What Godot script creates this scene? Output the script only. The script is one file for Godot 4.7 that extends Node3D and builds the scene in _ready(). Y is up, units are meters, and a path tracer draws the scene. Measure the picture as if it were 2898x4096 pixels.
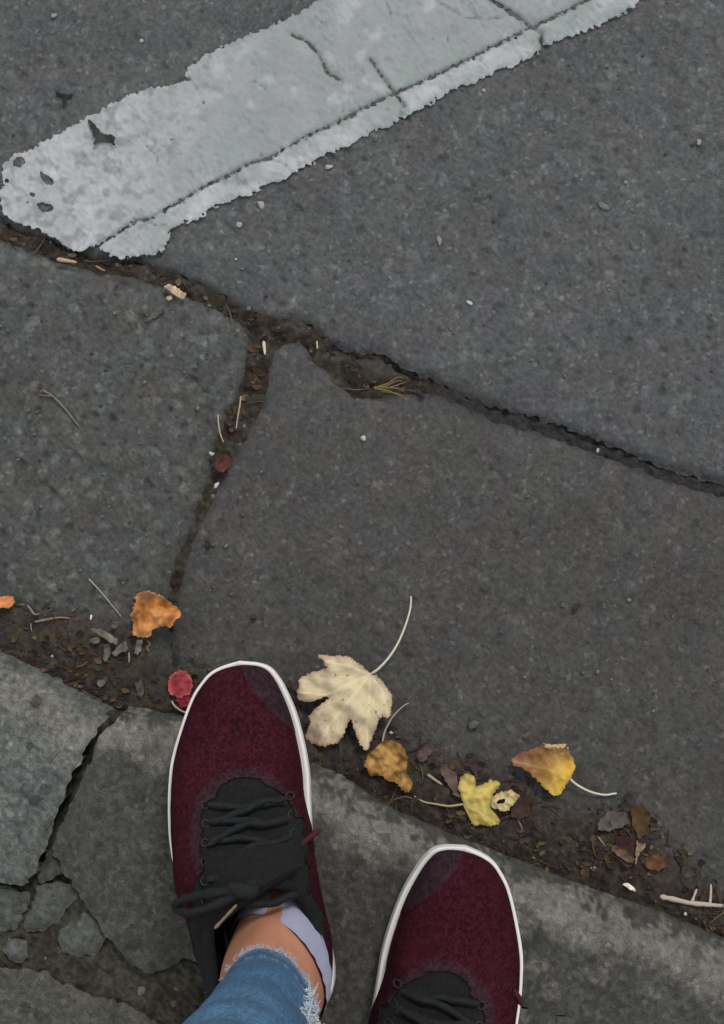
extends Node3D
# Looking down at a worn kerb, cracked asphalt, a painted line, fallen leaves and a person's feet.
# Ground outlines are given as x, z pairs in millimetres; the camera stands above x = 0, z = 0.

var used := {}
var mats := {}
var n_big: FastNoiseLite
var n_mid: FastNoiseLite
var n_fine: FastNoiseLite
var n_tiny: FastNoiseLite
var n_cell: FastNoiseLite
var n_stone: FastNoiseLite
var n_pit: FastNoiseLite
const KERB := 0.045


class Field:
	# signed distance (inside positive) to an outline, kept on a coarse lattice
	var x0 := 0.0
	var z0 := 0.0
	var st := 0.003
	var nx := 0
	var nz := 0
	var d := PackedFloat32Array()
	var poly: PackedVector2Array
	var closed := true

	func raw(p: Vector2) -> float:
		var best := 1e9
		var inside := false
		var n := poly.size()
		for i in range(0 if closed else 1, n):
			var a := poly[i - 1] if i > 0 else poly[n - 1]
			var b := poly[i]
			var ab := b - a
			var t := clampf((p - a).dot(ab) / maxf(ab.length_squared(), 1e-12), 0.0, 1.0)
			var q := a + ab * t - p
			best = minf(best, q.length_squared())
			if closed and ((a.y > p.y) != (b.y > p.y)) and p.x < (b.x - a.x) * (p.y - a.y) / (b.y - a.y) + a.x:
				inside = not inside
		return sqrt(best) if inside or not closed else -sqrt(best)

	func bake(lo: Vector2, hi: Vector2, step: float) -> void:
		x0 = lo.x
		z0 = lo.y
		st = step
		nx = maxi(0, int((hi.x - lo.x) / step) + 2)
		nz = maxi(0, int((hi.y - lo.y) / step) + 2)
		d.resize(nx * nz)
		for j in nz:
			for i in nx:
				d[j * nx + i] = raw(Vector2(x0 + i * st, z0 + j * st))

	func at(x: float, z: float) -> float:
		var fx := (x - x0) / st
		var fz := (z - z0) / st
		if fx < 0.0 or fz < 0.0 or fx >= nx - 1 or fz >= nz - 1:
			return raw(Vector2(x, z))
		var i := int(fx)
		var j := int(fz)
		fx -= i
		fz -= j
		var k := j * nx + i
		return lerpf(lerpf(d[k], d[k + 1], fx), lerpf(d[k + nx], d[k + nx + 1], fx), fz)


func pts(a: Array) -> PackedVector2Array:
	var o := PackedVector2Array()
	for i in range(0, a.size(), 2):
		o.append(Vector2(a[i], a[i + 1]) * 0.001)
	return o


func outline(a: Array, step := 0.003) -> Field:
	var f := Field.new()
	f.poly = pts(a)
	var lo := Vector2(1e9, 1e9)
	var hi := -lo
	for p in f.poly:
		lo = lo.min(p)
		hi = hi.max(p)
	lo = (lo - Vector2(0.02, 0.02)).max(Vector2(-0.36, -0.66))
	hi = (hi + Vector2(0.02, 0.02)).min(Vector2(0.36, 0.29))
	f.bake(lo, hi, step)
	return f


func line(a: Array, step := 0.003, reach := 0.03) -> Field:
	var f := Field.new()
	f.closed = false
	f.poly = pts(a)
	var lo := Vector2(1e9, 1e9)
	var hi := -lo
	for p in f.poly:
		lo = lo.min(p)
		hi = hi.max(p)
	f.bake((lo - Vector2(reach, reach)).max(Vector2(-0.36, -0.66)), (hi + Vector2(reach, reach)).min(Vector2(0.36, 0.29)), step)
	return f


func noise(kind: int, size: float, seed_value: int, octaves := 1) -> FastNoiseLite:
	var n := FastNoiseLite.new()
	n.noise_type = kind
	n.frequency = 1.0 / size
	n.seed = seed_value
	n.fractal_type = FastNoiseLite.FRACTAL_FBM if octaves > 1 else FastNoiseLite.FRACTAL_NONE
	n.fractal_octaves = octaves
	return n


func steps(a: float, b: float, st: float) -> PackedFloat32Array:
	var o := PackedFloat32Array()
	var n := maxi(2, int(round((b - a) / st)) + 1)
	for i in n:
		o.append(lerpf(a, b, i / float(n - 1)))
	return o


func reaching(a: float, b: float, st: float, far_a: float, far_b: float) -> PackedFloat32Array:
	# fine steps from a to b, growing ones out to far_a and far_b
	var left := []
	var x := a
	var s := st
	while x > far_a:
		s = minf(s * 1.35, 0.005) if x > a - 0.3 else s * 1.35
		x = maxf(x - s, far_a)
		left.push_front(x)
	var o := PackedFloat32Array(left)
	o.append_array(steps(a, b, st))
	x = b
	s = st
	while x < far_b:
		s = minf(s * 1.35, 0.005) if x < b + 0.3 else s * 1.35
		x = minf(x + s, far_b)
		o.append(x)
	return o


# One surface over a lattice of (u, v): where(u, v) gives its points, keep(u, v) is positive inside its outline
# (empty: everywhere), tint(u, v, point) its colour; the cut edge gets a rim of the given depth.
func sheet(us: PackedFloat32Array, vs: PackedFloat32Array, where: Callable, keep = null, tint = null, rim := 0.0, wrap := false, flip := false) -> ArrayMesh:
	var nu := us.size()
	var nv := vs.size()
	var m := PackedFloat32Array()
	m.resize(nu * nv)
	var need := PackedByteArray()
	need.resize(nu * nv)
	if keep == null:
		m.fill(1.0)
		need.fill(1)
	else:
		for j in nv:
			for i in nu:
				m[j * nu + i] = keep.call(us[i], vs[j])
		for j in nv:
			for i in nu:
				if m[j * nu + i] > 0.0:
					for b in range(maxi(0, j - 1), mini(nv, j + 2)):
						for a in range(maxi(0, i - 1), mini(nu, i + 2)):
							need[b * nu + a] = 1
	var p := PackedVector3Array()
	p.resize(nu * nv)
	for j in nv:
		for i in nu:
			if need[j * nu + i]:
				p[j * nu + i] = where.call(us[i], vs[j])
	var sign_n := -1.0 if flip else 1.0
	var ov := PackedVector3Array()
	var on := PackedVector3Array()
	var oc := PackedColorArray()
	var ot := PackedVector2Array()
	var idx := PackedInt32Array()
	var slot := PackedInt32Array()
	slot.resize(nu * nv)
	slot.fill(-1)
	var norm := PackedVector3Array()
	norm.resize(nu * nv)
	for j in nv:
		for i in nu:
			var k := j * nu + i
			if not need[k]:
				continue
			var ia := i - 1 if i > 0 else (nu - 2 if wrap else 0)
			var ib := i + 1 if i < nu - 1 else (1 if wrap else nu - 1)
			if not need[j * nu + ia]:
				ia = i
			if not need[j * nu + ib]:
				ib = i
			var ja := j - 1 if j > 0 and need[k - nu] else j
			var jb := j + 1 if j < nv - 1 and need[k + nu] else j
			var n := (p[jb * nu + i] - p[ja * nu + i]).cross(p[j * nu + ib] - p[j * nu + ia]) * sign_n
			norm[k] = n.normalized() if n.length_squared() > 1e-24 else Vector3.UP
	var cuts := {}
	for j in nv - 1:
		for i in nu - 1:
			var ks := [j * nu + i, j * nu + i + 1, (j + 1) * nu + i + 1, (j + 1) * nu + i]
			var inside := int(m[ks[0]] > 0.0) + int(m[ks[1]] > 0.0) + int(m[ks[2]] > 0.0) + int(m[ks[3]] > 0.0)
			if inside == 0:
				continue
			var ring := []
			var out_at := -1
			var in_at := -1
			for c in 4:
				var k: int = ks[c]
				var k2: int = ks[(c + 1) % 4]
				if m[k] > 0.0:
					if slot[k] < 0:
						slot[k] = ov.size()
						ov.append(p[k])
						on.append(norm[k])
						ot.append(Vector2(us[k % nu], vs[k / nu]))
						if tint != null:
							oc.append(tint.call(us[k % nu], vs[k / nu], p[k]))
					ring.append(slot[k])
				if (m[k] > 0.0) != (m[k2] > 0.0):
					var key := mini(k, k2) * 4 + (1 if absi(k - k2) == 1 else 2)
					if not cuts.has(key):
						var t: float = clampf(m[k] / (m[k] - m[k2]), 0.02, 0.98)
						cuts[key] = ov.size()
						var q: Vector3 = p[k].lerp(p[k2], t)
						ov.append(q)
						on.append(norm[k].lerp(norm[k2], t).normalized())
						var uv := Vector2(lerpf(us[k % nu], us[k2 % nu], t), lerpf(vs[k / nu], vs[k2 / nu], t))
						ot.append(uv)
						if tint != null:
							oc.append(tint.call(uv.x, uv.y, q))
					ring.append(cuts[key])
					if m[k] > 0.0:
						out_at = cuts[key]
					else:
						in_at = cuts[key]
			for r in range(1, ring.size() - 1):
				idx.append_array(PackedInt32Array([ring[0], ring[r + 1], ring[r]] if flip else [ring[0], ring[r], ring[r + 1]]))
			if rim > 0.0 and out_at >= 0 and in_at >= 0 and inside < 4:
				var a := out_at
				var b := in_at
				var down_a := ov[a] - on[a] * rim
				var down_b := ov[b] - on[b] * rim
				var side := (ov[b] - ov[a]).cross(on[a]).normalized() * -sign_n
				var s0 := ov.size()
				for q in [ov[a], ov[b], down_b, down_a]:
					ov.append(q)
					on.append(side)
				for q in [a, b, b, a]:
					ot.append(ot[q])
					if tint != null:
						oc.append(oc[q])
				idx.append_array(PackedInt32Array([s0, s0 + 2, s0 + 1, s0, s0 + 3, s0 + 2] if not flip else [s0, s0 + 1, s0 + 2, s0, s0 + 2, s0 + 3]))
	var arr := []
	arr.resize(Mesh.ARRAY_MAX)
	arr[Mesh.ARRAY_VERTEX] = ov
	arr[Mesh.ARRAY_NORMAL] = on
	arr[Mesh.ARRAY_TEX_UV] = ot
	if tint != null:
		arr[Mesh.ARRAY_COLOR] = oc
	arr[Mesh.ARRAY_INDEX] = idx
	var mesh := ArrayMesh.new()
	mesh.add_surface_from_arrays(Mesh.PRIMITIVE_TRIANGLES, arr)
	return mesh


func joined(list: Array) -> ArrayMesh:
	var st := SurfaceTool.new()
	st.begin(Mesh.PRIMITIVE_TRIANGLES)
	for one in list:
		st.append_from(one, 0, Transform3D.IDENTITY)
	return st.commit()


func tube(path: Array, r0: float, r1: float, sides := 7, rough := 0.0, squash := 1.0) -> ArrayMesh:
	# a closed round bar along the points, tapering from r0 to r1
	var cv := Curve3D.new()
	for i in path.size():
		var before: Vector3 = path[maxi(i - 1, 0)]
		var after: Vector3 = path[mini(i + 1, path.size() - 1)]
		var h := (after - before) / 6.0
		cv.add_point(path[i], -h, h)
	cv.bake_interval = maxf(cv.get_baked_length() / 200.0, 0.0006)
	var total := cv.get_baked_length()
	var n := clampi(int(total / maxf(r0, 0.0008) / 1.2), 4, 60)
	var st := SurfaceTool.new()
	st.begin(Mesh.PRIMITIVE_TRIANGLES)
	var side0 := Vector3.ZERO
	for i in n + 1:
		var t := i / float(n)
		var c := cv.sample_baked(t * total, true)
		var d := (cv.sample_baked(minf(t + 0.02, 1.0) * total, true) - cv.sample_baked(maxf(t - 0.02, 0.0) * total, true)).normalized()
		var a := d.cross(Vector3.UP)
		if a.length() < 0.1:
			a = side0 if side0 != Vector3.ZERO else Vector3.RIGHT
		a = a.normalized()
		side0 = a
		var b := a.cross(d).normalized()
		var r := lerpf(r0, r1, t) * (1.0 + rough * n_tiny.get_noise_2d(t * 0.2, r0 * 9.0))
		if i == 0 or i == n:
			r *= 0.55
		for k in sides:
			var w := TAU * k / sides
			var off := a * cos(w) + b * sin(w) * squash
			st.set_normal(off.normalized())
			st.set_uv(Vector2(k / float(sides), t * total))
			st.add_vertex(c + off * r)
	for i in n:
		for k in sides:
			var k2 := (k + 1) % sides
			for q in [i * sides + k, (i + 1) * sides + k2, (i + 1) * sides + k, i * sides + k, i * sides + k2, (i + 1) * sides + k2]:
				st.add_index(q)
	for k in range(1, sides - 1):
		for q in [0, k, k + 1]:
			st.add_index(q)
		for q in [n * sides, n * sides + k + 1, n * sides + k]:
			st.add_index(q)
	return st.commit()


func pebble_mesh(r: float, seed_value: int, flat := 0.7, long := 1.0) -> ArrayMesh:
	var st := SurfaceTool.new()
	st.begin(Mesh.PRIMITIVE_TRIANGLES)
	var nz := noise(FastNoiseLite.TYPE_SIMPLEX_SMOOTH, 1.1, seed_value)
	var rows := 7
	var cols := 10
	for j in rows + 1:
		for i in cols:
			var a := PI * j / rows
			var b := TAU * i / cols
			var q := Vector3(sin(a) * cos(b), cos(a), sin(a) * sin(b))
			var k := 1.0 + 0.4 * nz.get_noise_3dv(q)
			st.set_smooth_group(0)
			st.add_vertex(Vector3(q.x * long, q.y * flat, q.z) * r * k)
	for j in rows:
		for i in cols:
			var i2 := (i + 1) % cols
			for q in [j * cols + i, j * cols + i2, (j + 1) * cols + i2, j * cols + i, (j + 1) * cols + i2, (j + 1) * cols + i]:
				st.add_index(q)
	st.generate_normals()
	return st.commit()


func chip_mesh(a: Array, y: float, thick: float, bend := 0.0, seed_value := 1, tone := Color.BLACK) -> ArrayMesh:
	# a thin flake with the given outline, bent a little
	var f := outline(a, 0.0015)
	var lo := Vector2(1e9, 1e9)
	var hi := -lo
	for q in f.poly:
		lo = lo.min(q)
		hi = hi.max(q)
	var mid := (lo + hi) / 2.0
	var half := maxf(0.001, maxf(hi.x - lo.x, hi.y - lo.y) / 2.0)
	var nz := noise(FastNoiseLite.TYPE_SIMPLEX_SMOOTH, half * 1.3, seed_value, 2)
	var st := maxf(0.0006, half / 14.0)
	return sheet(steps(lo.x - st, hi.x + st, st), steps(lo.y - st, hi.y + st, st),
		func(x, z): return Vector3(x, y + thick + bend * ((Vector2(x, z) - mid).length_squared() / half / half) + half * 0.16 * nz.get_noise_2d(x, z), z),
		func(x, z): return f.at(x, z) + half * 0.10 * nz.get_noise_2d(x * 3.0, z * 3.0),
		(func(x, z, _p): return tone * (1.0 + 0.5 * nz.get_noise_2d(x * 1.3, z * 1.3) + 0.35 * n_fine.get_noise_2d(x, z))) if tone != Color.BLACK else null, thick)


# ---------------------------------------------------------------- names and tags
func numbered(called: String) -> String:
	var n: int = used.get(called, 0)
	used[called] = n + 1
	return called if n == 0 else "%s_%03d" % [called, n]


func tag(o: Node, label := "", category := "", group := "", kind := "") -> Node:
	if label:
		o.set_meta("label", label)
	if category:
		o.set_meta("category", category)
	if group:
		o.set_meta("group", group)
	if kind:
		o.set_meta("kind", kind)
	return o


func base(called: String, where := Vector3.ZERO) -> Node3D:
	var o := Node3D.new()
	o.name = numbered(called)
	o.position = where
	add_child(o)
	return o


func part(called: String, mesh: Mesh, m: Material, parent: Node = self) -> MeshInstance3D:
	var o := MeshInstance3D.new()
	o.mesh = mesh
	o.material_override = m
	if parent == self:
		o.name = numbered(called)
		add_child(o)
	else:
		var n := 0
		for c in parent.get_children():
			if str(c.name) == called or str(c.name).begins_with(called + "_0"):
				n += 1
		o.name = called if n == 0 else "%s_%03d" % [called, n]
		parent.add_child(o, true)
	return o


# ---------------------------------------------------------------- materials
func srgb(r: float, g: float, b: float) -> Color:
	return Color(r / 255.0, g / 255.0, b / 255.0)


func lin(r: float, g: float, b: float, k := 1.0) -> Color:
	# a vertex colour (linear) from the tone the thing has in flat light
	var c := srgb(r, g, b).srgb_to_linear()
	return Color(c.r * k, c.g * k, c.b * k)


func mat(c: Color, rough := 0.9, texture: Texture2D = null, scale := 1.0, vertex := false, bump: Texture2D = null, bump_k := 1.0) -> StandardMaterial3D:
	var m := StandardMaterial3D.new()
	m.albedo_color = c
	m.roughness = rough
	m.metallic_specular = 0.4
	if vertex:
		m.vertex_color_use_as_albedo = true
	if texture or bump:
		m.uv1_triplanar = true
		m.uv1_world_triplanar = true
		m.uv1_scale = Vector3.ONE * scale
	if texture:
		m.albedo_texture = texture
	if bump:
		m.normal_enabled = true
		m.normal_texture = bump
		m.normal_scale = bump_k
	return m


func grain(size: int, seed_value: int, coarse: float, fine: float, floor_tone: float, pale_speck := 0.0, contrast := 0.55) -> Image:
	# tiling grey grain: stones, sand and dust of three sizes
	var a := noise(FastNoiseLite.TYPE_CELLULAR, coarse, seed_value)
	a.cellular_return_type = FastNoiseLite.RETURN_CELL_VALUE
	a.domain_warp_enabled = true
	a.domain_warp_amplitude = coarse * 0.5
	a.domain_warp_frequency = 1.0 / coarse
	var b := noise(FastNoiseLite.TYPE_SIMPLEX_SMOOTH, fine, seed_value + 1, 3)
	var c := noise(FastNoiseLite.TYPE_SIMPLEX_SMOOTH, coarse * 2.6, seed_value + 2, 3)
	var ia := a.get_seamless_image(size, size).get_data()
	var ib := b.get_seamless_image(size, size).get_data()
	var ic := c.get_seamless_image(size, size).get_data()
	var out := PackedByteArray()
	out.resize(size * size)
	var rng := RandomNumberGenerator.new()
	rng.seed = seed_value
	for k in size * size:
		var v := 0.30 * (ia[k] / 255.0 - 0.5) + (pale_speck if ia[k] > 247 else 0.0) + 0.6 * (ib[k] / 255.0 - 0.5) + 0.08 * (ic[k] / 255.0 - 0.5) + rng.randf_range(-0.10, 0.10)  # a few cells stand out as rare white grains
		out[k] = int(clampf(floor_tone + v * contrast, 0.12, 1.0) * 255.0)
	return Image.create_from_data(size, size, false, Image.FORMAT_L8, out)


func bump_of(im: Image, k: float) -> ImageTexture:
	var b := im.duplicate()
	b.convert(Image.FORMAT_RGBA8)
	b.bump_map_to_normal_map(k)
	return ImageTexture.create_from_image(b)


func weave(size: int, slope: int, period: int, seed_value: int) -> Image:
	var rng := RandomNumberGenerator.new()
	rng.seed = seed_value
	var out := PackedByteArray()
	out.resize(size * size)
	var streak := PackedFloat32Array()
	for i in size:
		streak.append(rng.randf_range(-0.04, 0.04))
	for y in size:
		for x in size:
			var ph := float((x + slope * y) % period) / period
			var v := 0.76 + 0.16 * sin(ph * TAU) + streak[x] + 0.4 * streak[y] + rng.randf_range(-0.1, 0.1)
			out[y * size + x] = int(clampf(v, 0.1, 1.0) * 255.0)
	return Image.create_from_data(size, size, false, Image.FORMAT_L8, out)


func make_materials() -> void:
	var g1 := grain(512, 11, 9.0, 4.0, 0.74, 0.25, 0.5)
	var g2 := grain(512, 23, 12.0, 5.0, 0.76, 0.1, 0.75)
	var t1 := ImageTexture.create_from_image(g1)
	var t2 := ImageTexture.create_from_image(g2)
	var b1 := bump_of(g1, 3.0)
	var b2 := bump_of(g2, 2.0)
	var wk := weave(256, 2, 8, 5)
	var wd := weave(256, 1, 8, 9)
	mats.asphalt = mat(Color.WHITE, 0.95, t1, 6.5, true, b1, 1.0)
	mats.concrete = mat(Color.WHITE, 0.95, t2, 7.0, true, b2, 0.6)
	mats.soil = mat(Color.WHITE, 1.0, t1, 11.0, true, b1, 1.0)
	mats.paint = mat(Color(0.555, 0.55, 0.55).linear_to_srgb(), 0.8, null, 9.0, true, b2, 0.5)
	mats.leaf = mat(Color.WHITE, 0.75, null, 1.0, true)
	mats.leaf.backlight = Color(0.12, 0.1, 0.05)
	mats.leaf.cull_mode = BaseMaterial3D.CULL_DISABLED
	var gk := grain(512, 41, 9.0, 5.0, 0.68, 0.0, 1.0)
	mats.knit = mat(Color.WHITE, 0.95, ImageTexture.create_from_image(gk), 10.0, true, bump_of(gk, 3.0), 0.9)
	mats.knit.metallic_specular = 0.15
	var gd := grain(512, 57, 7.0, 4.0, 0.74, 0.0, 0.8)
	mats.denim = mat(Color.WHITE, 0.95, ImageTexture.create_from_image(gd), 11.0, true, bump_of(wd, 2.0), 0.5)
	mats.rubber = mat(Color.WHITE, 0.6, null, 1.0, true)
	mats.tread = mat(srgb(60, 52, 50), 0.8)
	mats.black = mat(srgb(33, 34, 36), 0.95, mats.knit.albedo_texture, 9.0, false, mats.knit.normal_texture, 1.2)
	mats.lining = mat(srgb(22, 22, 25), 1.0)
	mats.skin = mat(Color.WHITE, 0.5, null, 9.0, true, b2, 0.25)
	mats.skin.subsurf_scatter_enabled = true
	mats.skin.subsurf_scatter_strength = 0.1
	mats.sock = mat(srgb(208, 208, 240), 0.95, ImageTexture.create_from_image(wk), 60.0)
	mats.thread = mat(srgb(150, 172, 196), 0.95)


func plain(called: String, c: Color, rough := 0.85) -> StandardMaterial3D:
	if not mats.has(called):
		mats[called] = mat(c, rough)
	return mats[called]


# ---------------------------------------------------------------- the ground
const KT := 1.55
var slab_edges := {}
var road_lines := []


func asphalt_height(x: float, z: float) -> float:
	var y := 0.0016 * n_big.get_noise_2d(x, z) + 0.0007 * n_mid.get_noise_2d(x, z) + 0.0006 * n_fine.get_noise_2d(x, z)
	y += 0.0005 * (-n_cell.get_noise_2d(x, z))
	var pit := n_pit.get_noise_2d(x, z)
	if pit < -0.55:
		y += 0.004 * (pit + 0.55)
	return y


func stony(x: float, z: float, base_tone: Color, amount: float) -> Color:
	var v := 1.0 + 0.12 * n_big.get_noise_2d(x, z) + 0.09 * n_mid.get_noise_2d(x, z) + 0.15 * n_fine.get_noise_2d(x * 0.8, z * 1.2) + 0.22 * n_tiny.get_noise_2d(x * 0.8, z)
	var fleck := n_fine.get_noise_2d(x * 0.45 + 3.0, z * 1.25 + 1.0)
	if fleck < -0.38:
		v *= 1.0 + (0.5 + 1.1 * clampf(n_pit.get_noise_2d(x * 0.3, z * 0.3) + 0.2, 0.0, 1.0)) * 0.35 * (fleck + 0.38)
	var s := n_stone.get_noise_2d(x, z)
	var r := n_cell.get_noise_2d(x, z)
	if s > 1.0 - 0.34 * amount and r < -0.4:
		v *= 1.0 + (0.18 + 0.25 * fposmod(s * 37.0, 1.0)) * amount * smoothstep(-0.4, -0.62, r)
	elif s < -1.0 + 0.16 * amount and r < -0.5:
		v *= 0.86
	if n_pit.get_noise_2d(x, z) < -0.62:
		v *= 0.82
	var h := n_big.get_noise_2d(x * 1.7 + 5.0, z * 1.7)
	var h2 := n_big.get_noise_2d(x * 1.4 - 5.0, z * 1.4 + 2.0)
	return Color(base_tone.r * v * (1.0 + 0.09 * h), base_tone.g * v * (1.0 + 0.07 * h2), base_tone.b * v * (1.0 - 0.05 * h))


func road_slab(called: String, edge: Array, tone: Color, tone_far: Color, amount: float, rough: float, drop: float, x0: float, x1: float, z0: float, z1: float, far: Array) -> void:
	var f := outline(edge)
	slab_edges[["upper", "left", "lower", "chunk"][slab_edges.size()]] = f
	var keep := func(x, z):
		return f.at(x, z) + 0.0036 * n_mid.get_noise_2d(x * 1.3 + drop * 900.0, z * 1.3) + 0.0018 * n_fine.get_noise_2d(x * 0.8, z * 0.8) + 0.0008 * n_tiny.get_noise_2d(x, z)
	var where := func(x, z):
		var d: float = maxf(f.at(x, z), 0.0)
		return Vector3(x, asphalt_height(x, z) * rough - drop - 0.0046 * exp(-d / 0.0045) - 0.0045 * exp(-d / 0.013), z)
	var tint := func(x, z, _p):
		var c := stony(x, z, tone.lerp(tone_far, smoothstep(-0.05, -0.55, z)), amount)
		# brown dirt trodden onto the edges of the cracks
		var near: float = minf(crack_main.at(x, z), crack_arm.at(x, z)) - 0.006 * n_mid.get_noise_2d(x, z) - 0.004 * n_fine.get_noise_2d(x, z)
		var amt := (1.0 - smoothstep(0.002, 0.014, near)) * lerpf(0.75, 0.6, smoothstep(0.0, 0.1, x))
		if x < -0.03:
			amt *= lerpf(1.0, 0.3, smoothstep(-0.24, -0.16, z))
		return c.lerp(lin(56, 50, 45, KT).lerp(lin(56, 55, 55, KT), smoothstep(0.0, 0.1, x)) * (1.0 + 0.3 * n_fine.get_noise_2d(x, z)), amt)
	part(called, sheet(reaching(x0, x1, 0.0016, far[0], far[1]), reaching(z0, z1, 0.0016, far[2], far[3]), where, keep, tint, 0.014), mats.asphalt, road_root)


var road_root: Node3D
var crack_main: Field
var crack_arm: Field


func build_road() -> void:
	var gr := part("ground", null, mat(srgb(70, 70, 70), 1.0, mats.asphalt.albedo_texture, 3.0))
	var pm := PlaneMesh.new()
	pm.size = Vector2(400, 400)
	gr.mesh = pm
	gr.position.y = -0.032
	tag(gr, "bare grey ground under the road and the pavement", "", "", "structure")
	road_root = base("road")
	tag(road_root, "cracked grey asphalt road surface beside the kerb", "", "", "structure")
	crack_main = line([-448.2,-461.9, -298.2,-400.6, -246.2,-380.4, -187.3,-368.3, -132.1,-347.5, -99.1,-328.8, -69.9,-321.3, -44.4,-313.8, -18.9,-289.6, 6.5,-271.1, 53.5,-270.3, 103.9,-248.2, 172.1,-227.6, 239.7,-200.6, 296.6,-183.9, 423.8,-148.9, 1112.6,35.7], 0.004, 0.05)
	crack_arm = line([-77.1,-319.4, -86.0,-293.3, -89.3,-267.4, -101.7,-241.6, -112.2,-219.6, -119.1,-194.1, -132.9,-161.5, -142.4,-134.6, -148.1,-111.3, -153.1,-95.3], 0.004, 0.05)
	var A := [-4454.8,-2480.3, -448.6,-471.6, -335.8,-423.5, -298.5,-410.9, -283.5,-400.6, -253.8,-391.0, -238.9,-382.7, -218.6,-374.0, -187.5,-375.9, -169.0,-369.1, -143.3,-361.5, -117.5,-347.5, -101.0,-334.4, -88.1,-326.1, -69.9,-324.6, -44.4,-322.4, -33.4,-313.8, -24.3,-302.6, -4.4,-298.9, 15.6,-297.8, 28.3,-288.8, 42.7,-281.4, 64.4,-271.8, 82.4,-262.9, 107.6,-251.9, 139.9,-243.4, 172.2,-232.4, 204.3,-219.6, 239.8,-205.0, 268.3,-195.9, 296.7,-188.6, 424.0,-154.3, 3583.0,724.2, 4749.0,-1772.4, -4164.9,-1772.4]
	var B := [-4442.9,-2451.2, -447.9,-456.9, -335.3,-410.1, -298.1,-398.7, -275.8,-391.0, -246.1,-377.4, -220.2,-368.3, -194.6,-366.8, -168.9,-360.0, -150.5,-353.2, -132.1,-344.9, -113.7,-335.1, -100.8,-324.6, -93.1,-313.8, -90.7,-297.0, -94.1,-274.8, -101.1,-250.8, -108.1,-232.4, -117.9,-214.1, -117.7,-199.5, -124.2,-179.6, -134.3,-157.9, -141.9,-135.6, -147.8,-114.9, -152.6,-97.1, -153.7,28.9, -156.6,97.2, -3928.9,-1196.1]
	var C := [-149.7,97.2, -152.1,-95.3, -147.8,-113.1, -142.1,-133.8, -134.9,-154.3, -125.2,-175.2, -115.5,-195.5, -107.1,-212.3, -95.8,-232.0, -84.5,-251.9, -79.6,-268.1, -77.6,-285.9, -71.9,-302.6, -58.9,-309.3, -46.1,-307.5, -38.8,-293.3, -26.1,-282.2, -17.0,-271.1, -4.3,-263.7, 13.7,-262.9, 31.8,-266.6, 53.5,-268.1, 71.6,-261.8, 85.9,-254.4, 107.5,-243.4, 139.8,-233.5, 172.0,-222.5, 204.0,-209.7, 239.6,-195.9, 268.0,-186.8, 296.4,-179.6, 423.6,-145.3, 3580.3,730.0, 3273.9,1386.1, 302.7,230.7, -38.8,97.2]
	var D := [-14.5,-291.4, -4.4,-294.4, 13.8,-293.3, 26.5,-285.1, 42.7,-275.5, 37.3,-272.2, 17.4,-270.3, -0.7,-270.3, -9.8,-275.5, -17.4,-285.1]
	road_slab("asphalt_slab", A, lin(86, 86, 88, KT), lin(88, 90, 90, KT), 0.95, 1.25, 0.0, -0.34, 0.34, -0.65, 0.02, [-3.0, 3.5, -4.5, 1.0])
	road_slab("asphalt_slab", B, lin(79, 79, 77, KT), lin(86, 88, 87, KT), 1.3, 1.8, 0.001, -0.34, -0.08, -0.4, 0.02, [-3.0, 0.1, -1.5, 0.3])
	road_slab("asphalt_slab", C, lin(77, 75, 73, KT), lin(85, 85, 86, KT), 0.75, 0.75, 0.001, -0.16, 0.34, -0.34, 0.2, [-0.3, 3.5, -0.5, 2.4])
	road_slab("asphalt_fragment", D, lin(66, 62, 59, KT), lin(66, 62, 59, KT), 1.0, 1.5, 0.0005, -0.04, 0.08, -0.34, -0.24, [-0.05, 0.09, -0.35, -0.23])

	# the soil in the cracks
	var cracks := crack_main
	var arm := crack_arm
	var lip: Field = slab_edges["upper"]
	var chunk: Field = slab_edges["chunk"]
	var soil_keep := func(x, z):
		return 0.030 - minf(cracks.at(x, z), arm.at(x, z))
	var soil_where := func(x, z):
		var right := smoothstep(0.02, 0.1, x)
		var near: float = minf(cracks.at(x, z), arm.at(x, z))
		var low := smoothstep(-0.22, -0.15, z) * (1.0 - right)
		var y := lerpf(-0.0044 - 0.003 * smoothstep(0.004, 0.010, near) - 0.002 * low, -0.0085, right) + 0.0042 * n_mid.get_noise_2d(x * 1.4, z * 1.4) + 0.0024 * n_fine.get_noise_2d(x, z)
		# washed out along the upper lip and around the loose chunk
		y -= 0.004 * (0.4 + 0.9 * n_mid.get_noise_2d(x, z + 2.0)) * exp(-maxf(-lip.at(x, z), 0.0) / 0.005)
		y -= 0.006 * exp(-maxf(-chunk.at(x, z), 0.0) / 0.004)
		return Vector3(x, y, z)
	var soil_tint := func(x, z, _p):
		var a := n_mid.get_noise_2d(x + 3.0, z)
		var c: Color = lin(58, 50, 44, KT).lerp(lin(60, 57, 46, KT), clampf(a * 1.5 + 0.3, 0.0, 1.0)).lerp(lin(44, 34, 30, KT), clampf(-a * 2.0, 0.0, 1.0))
		c = c.lerp(lin(74, 71, 68, KT), 0.75 * smoothstep(-0.05, 0.35, n_mid.get_noise_2d(x * 0.8 - 6.0, z * 0.8 + 3.0)))
		c = c.lerp(lin(52, 50, 50, KT), smoothstep(0.0, 0.1, x))
		return c * (1.0 + 0.5 * n_fine.get_noise_2d(x, z))
	tag(part("crack_soil", sheet(reaching(-0.34, 0.34, 0.0016, -1.2, 1.2), reaching(-0.58, -0.05, 0.0016, -0.6, 0.9), soil_where, soil_keep, soil_tint, 0.01), mats.soil),
		"dark soil and moss filling the cracks of the asphalt", "", "", "stuff")


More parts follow.
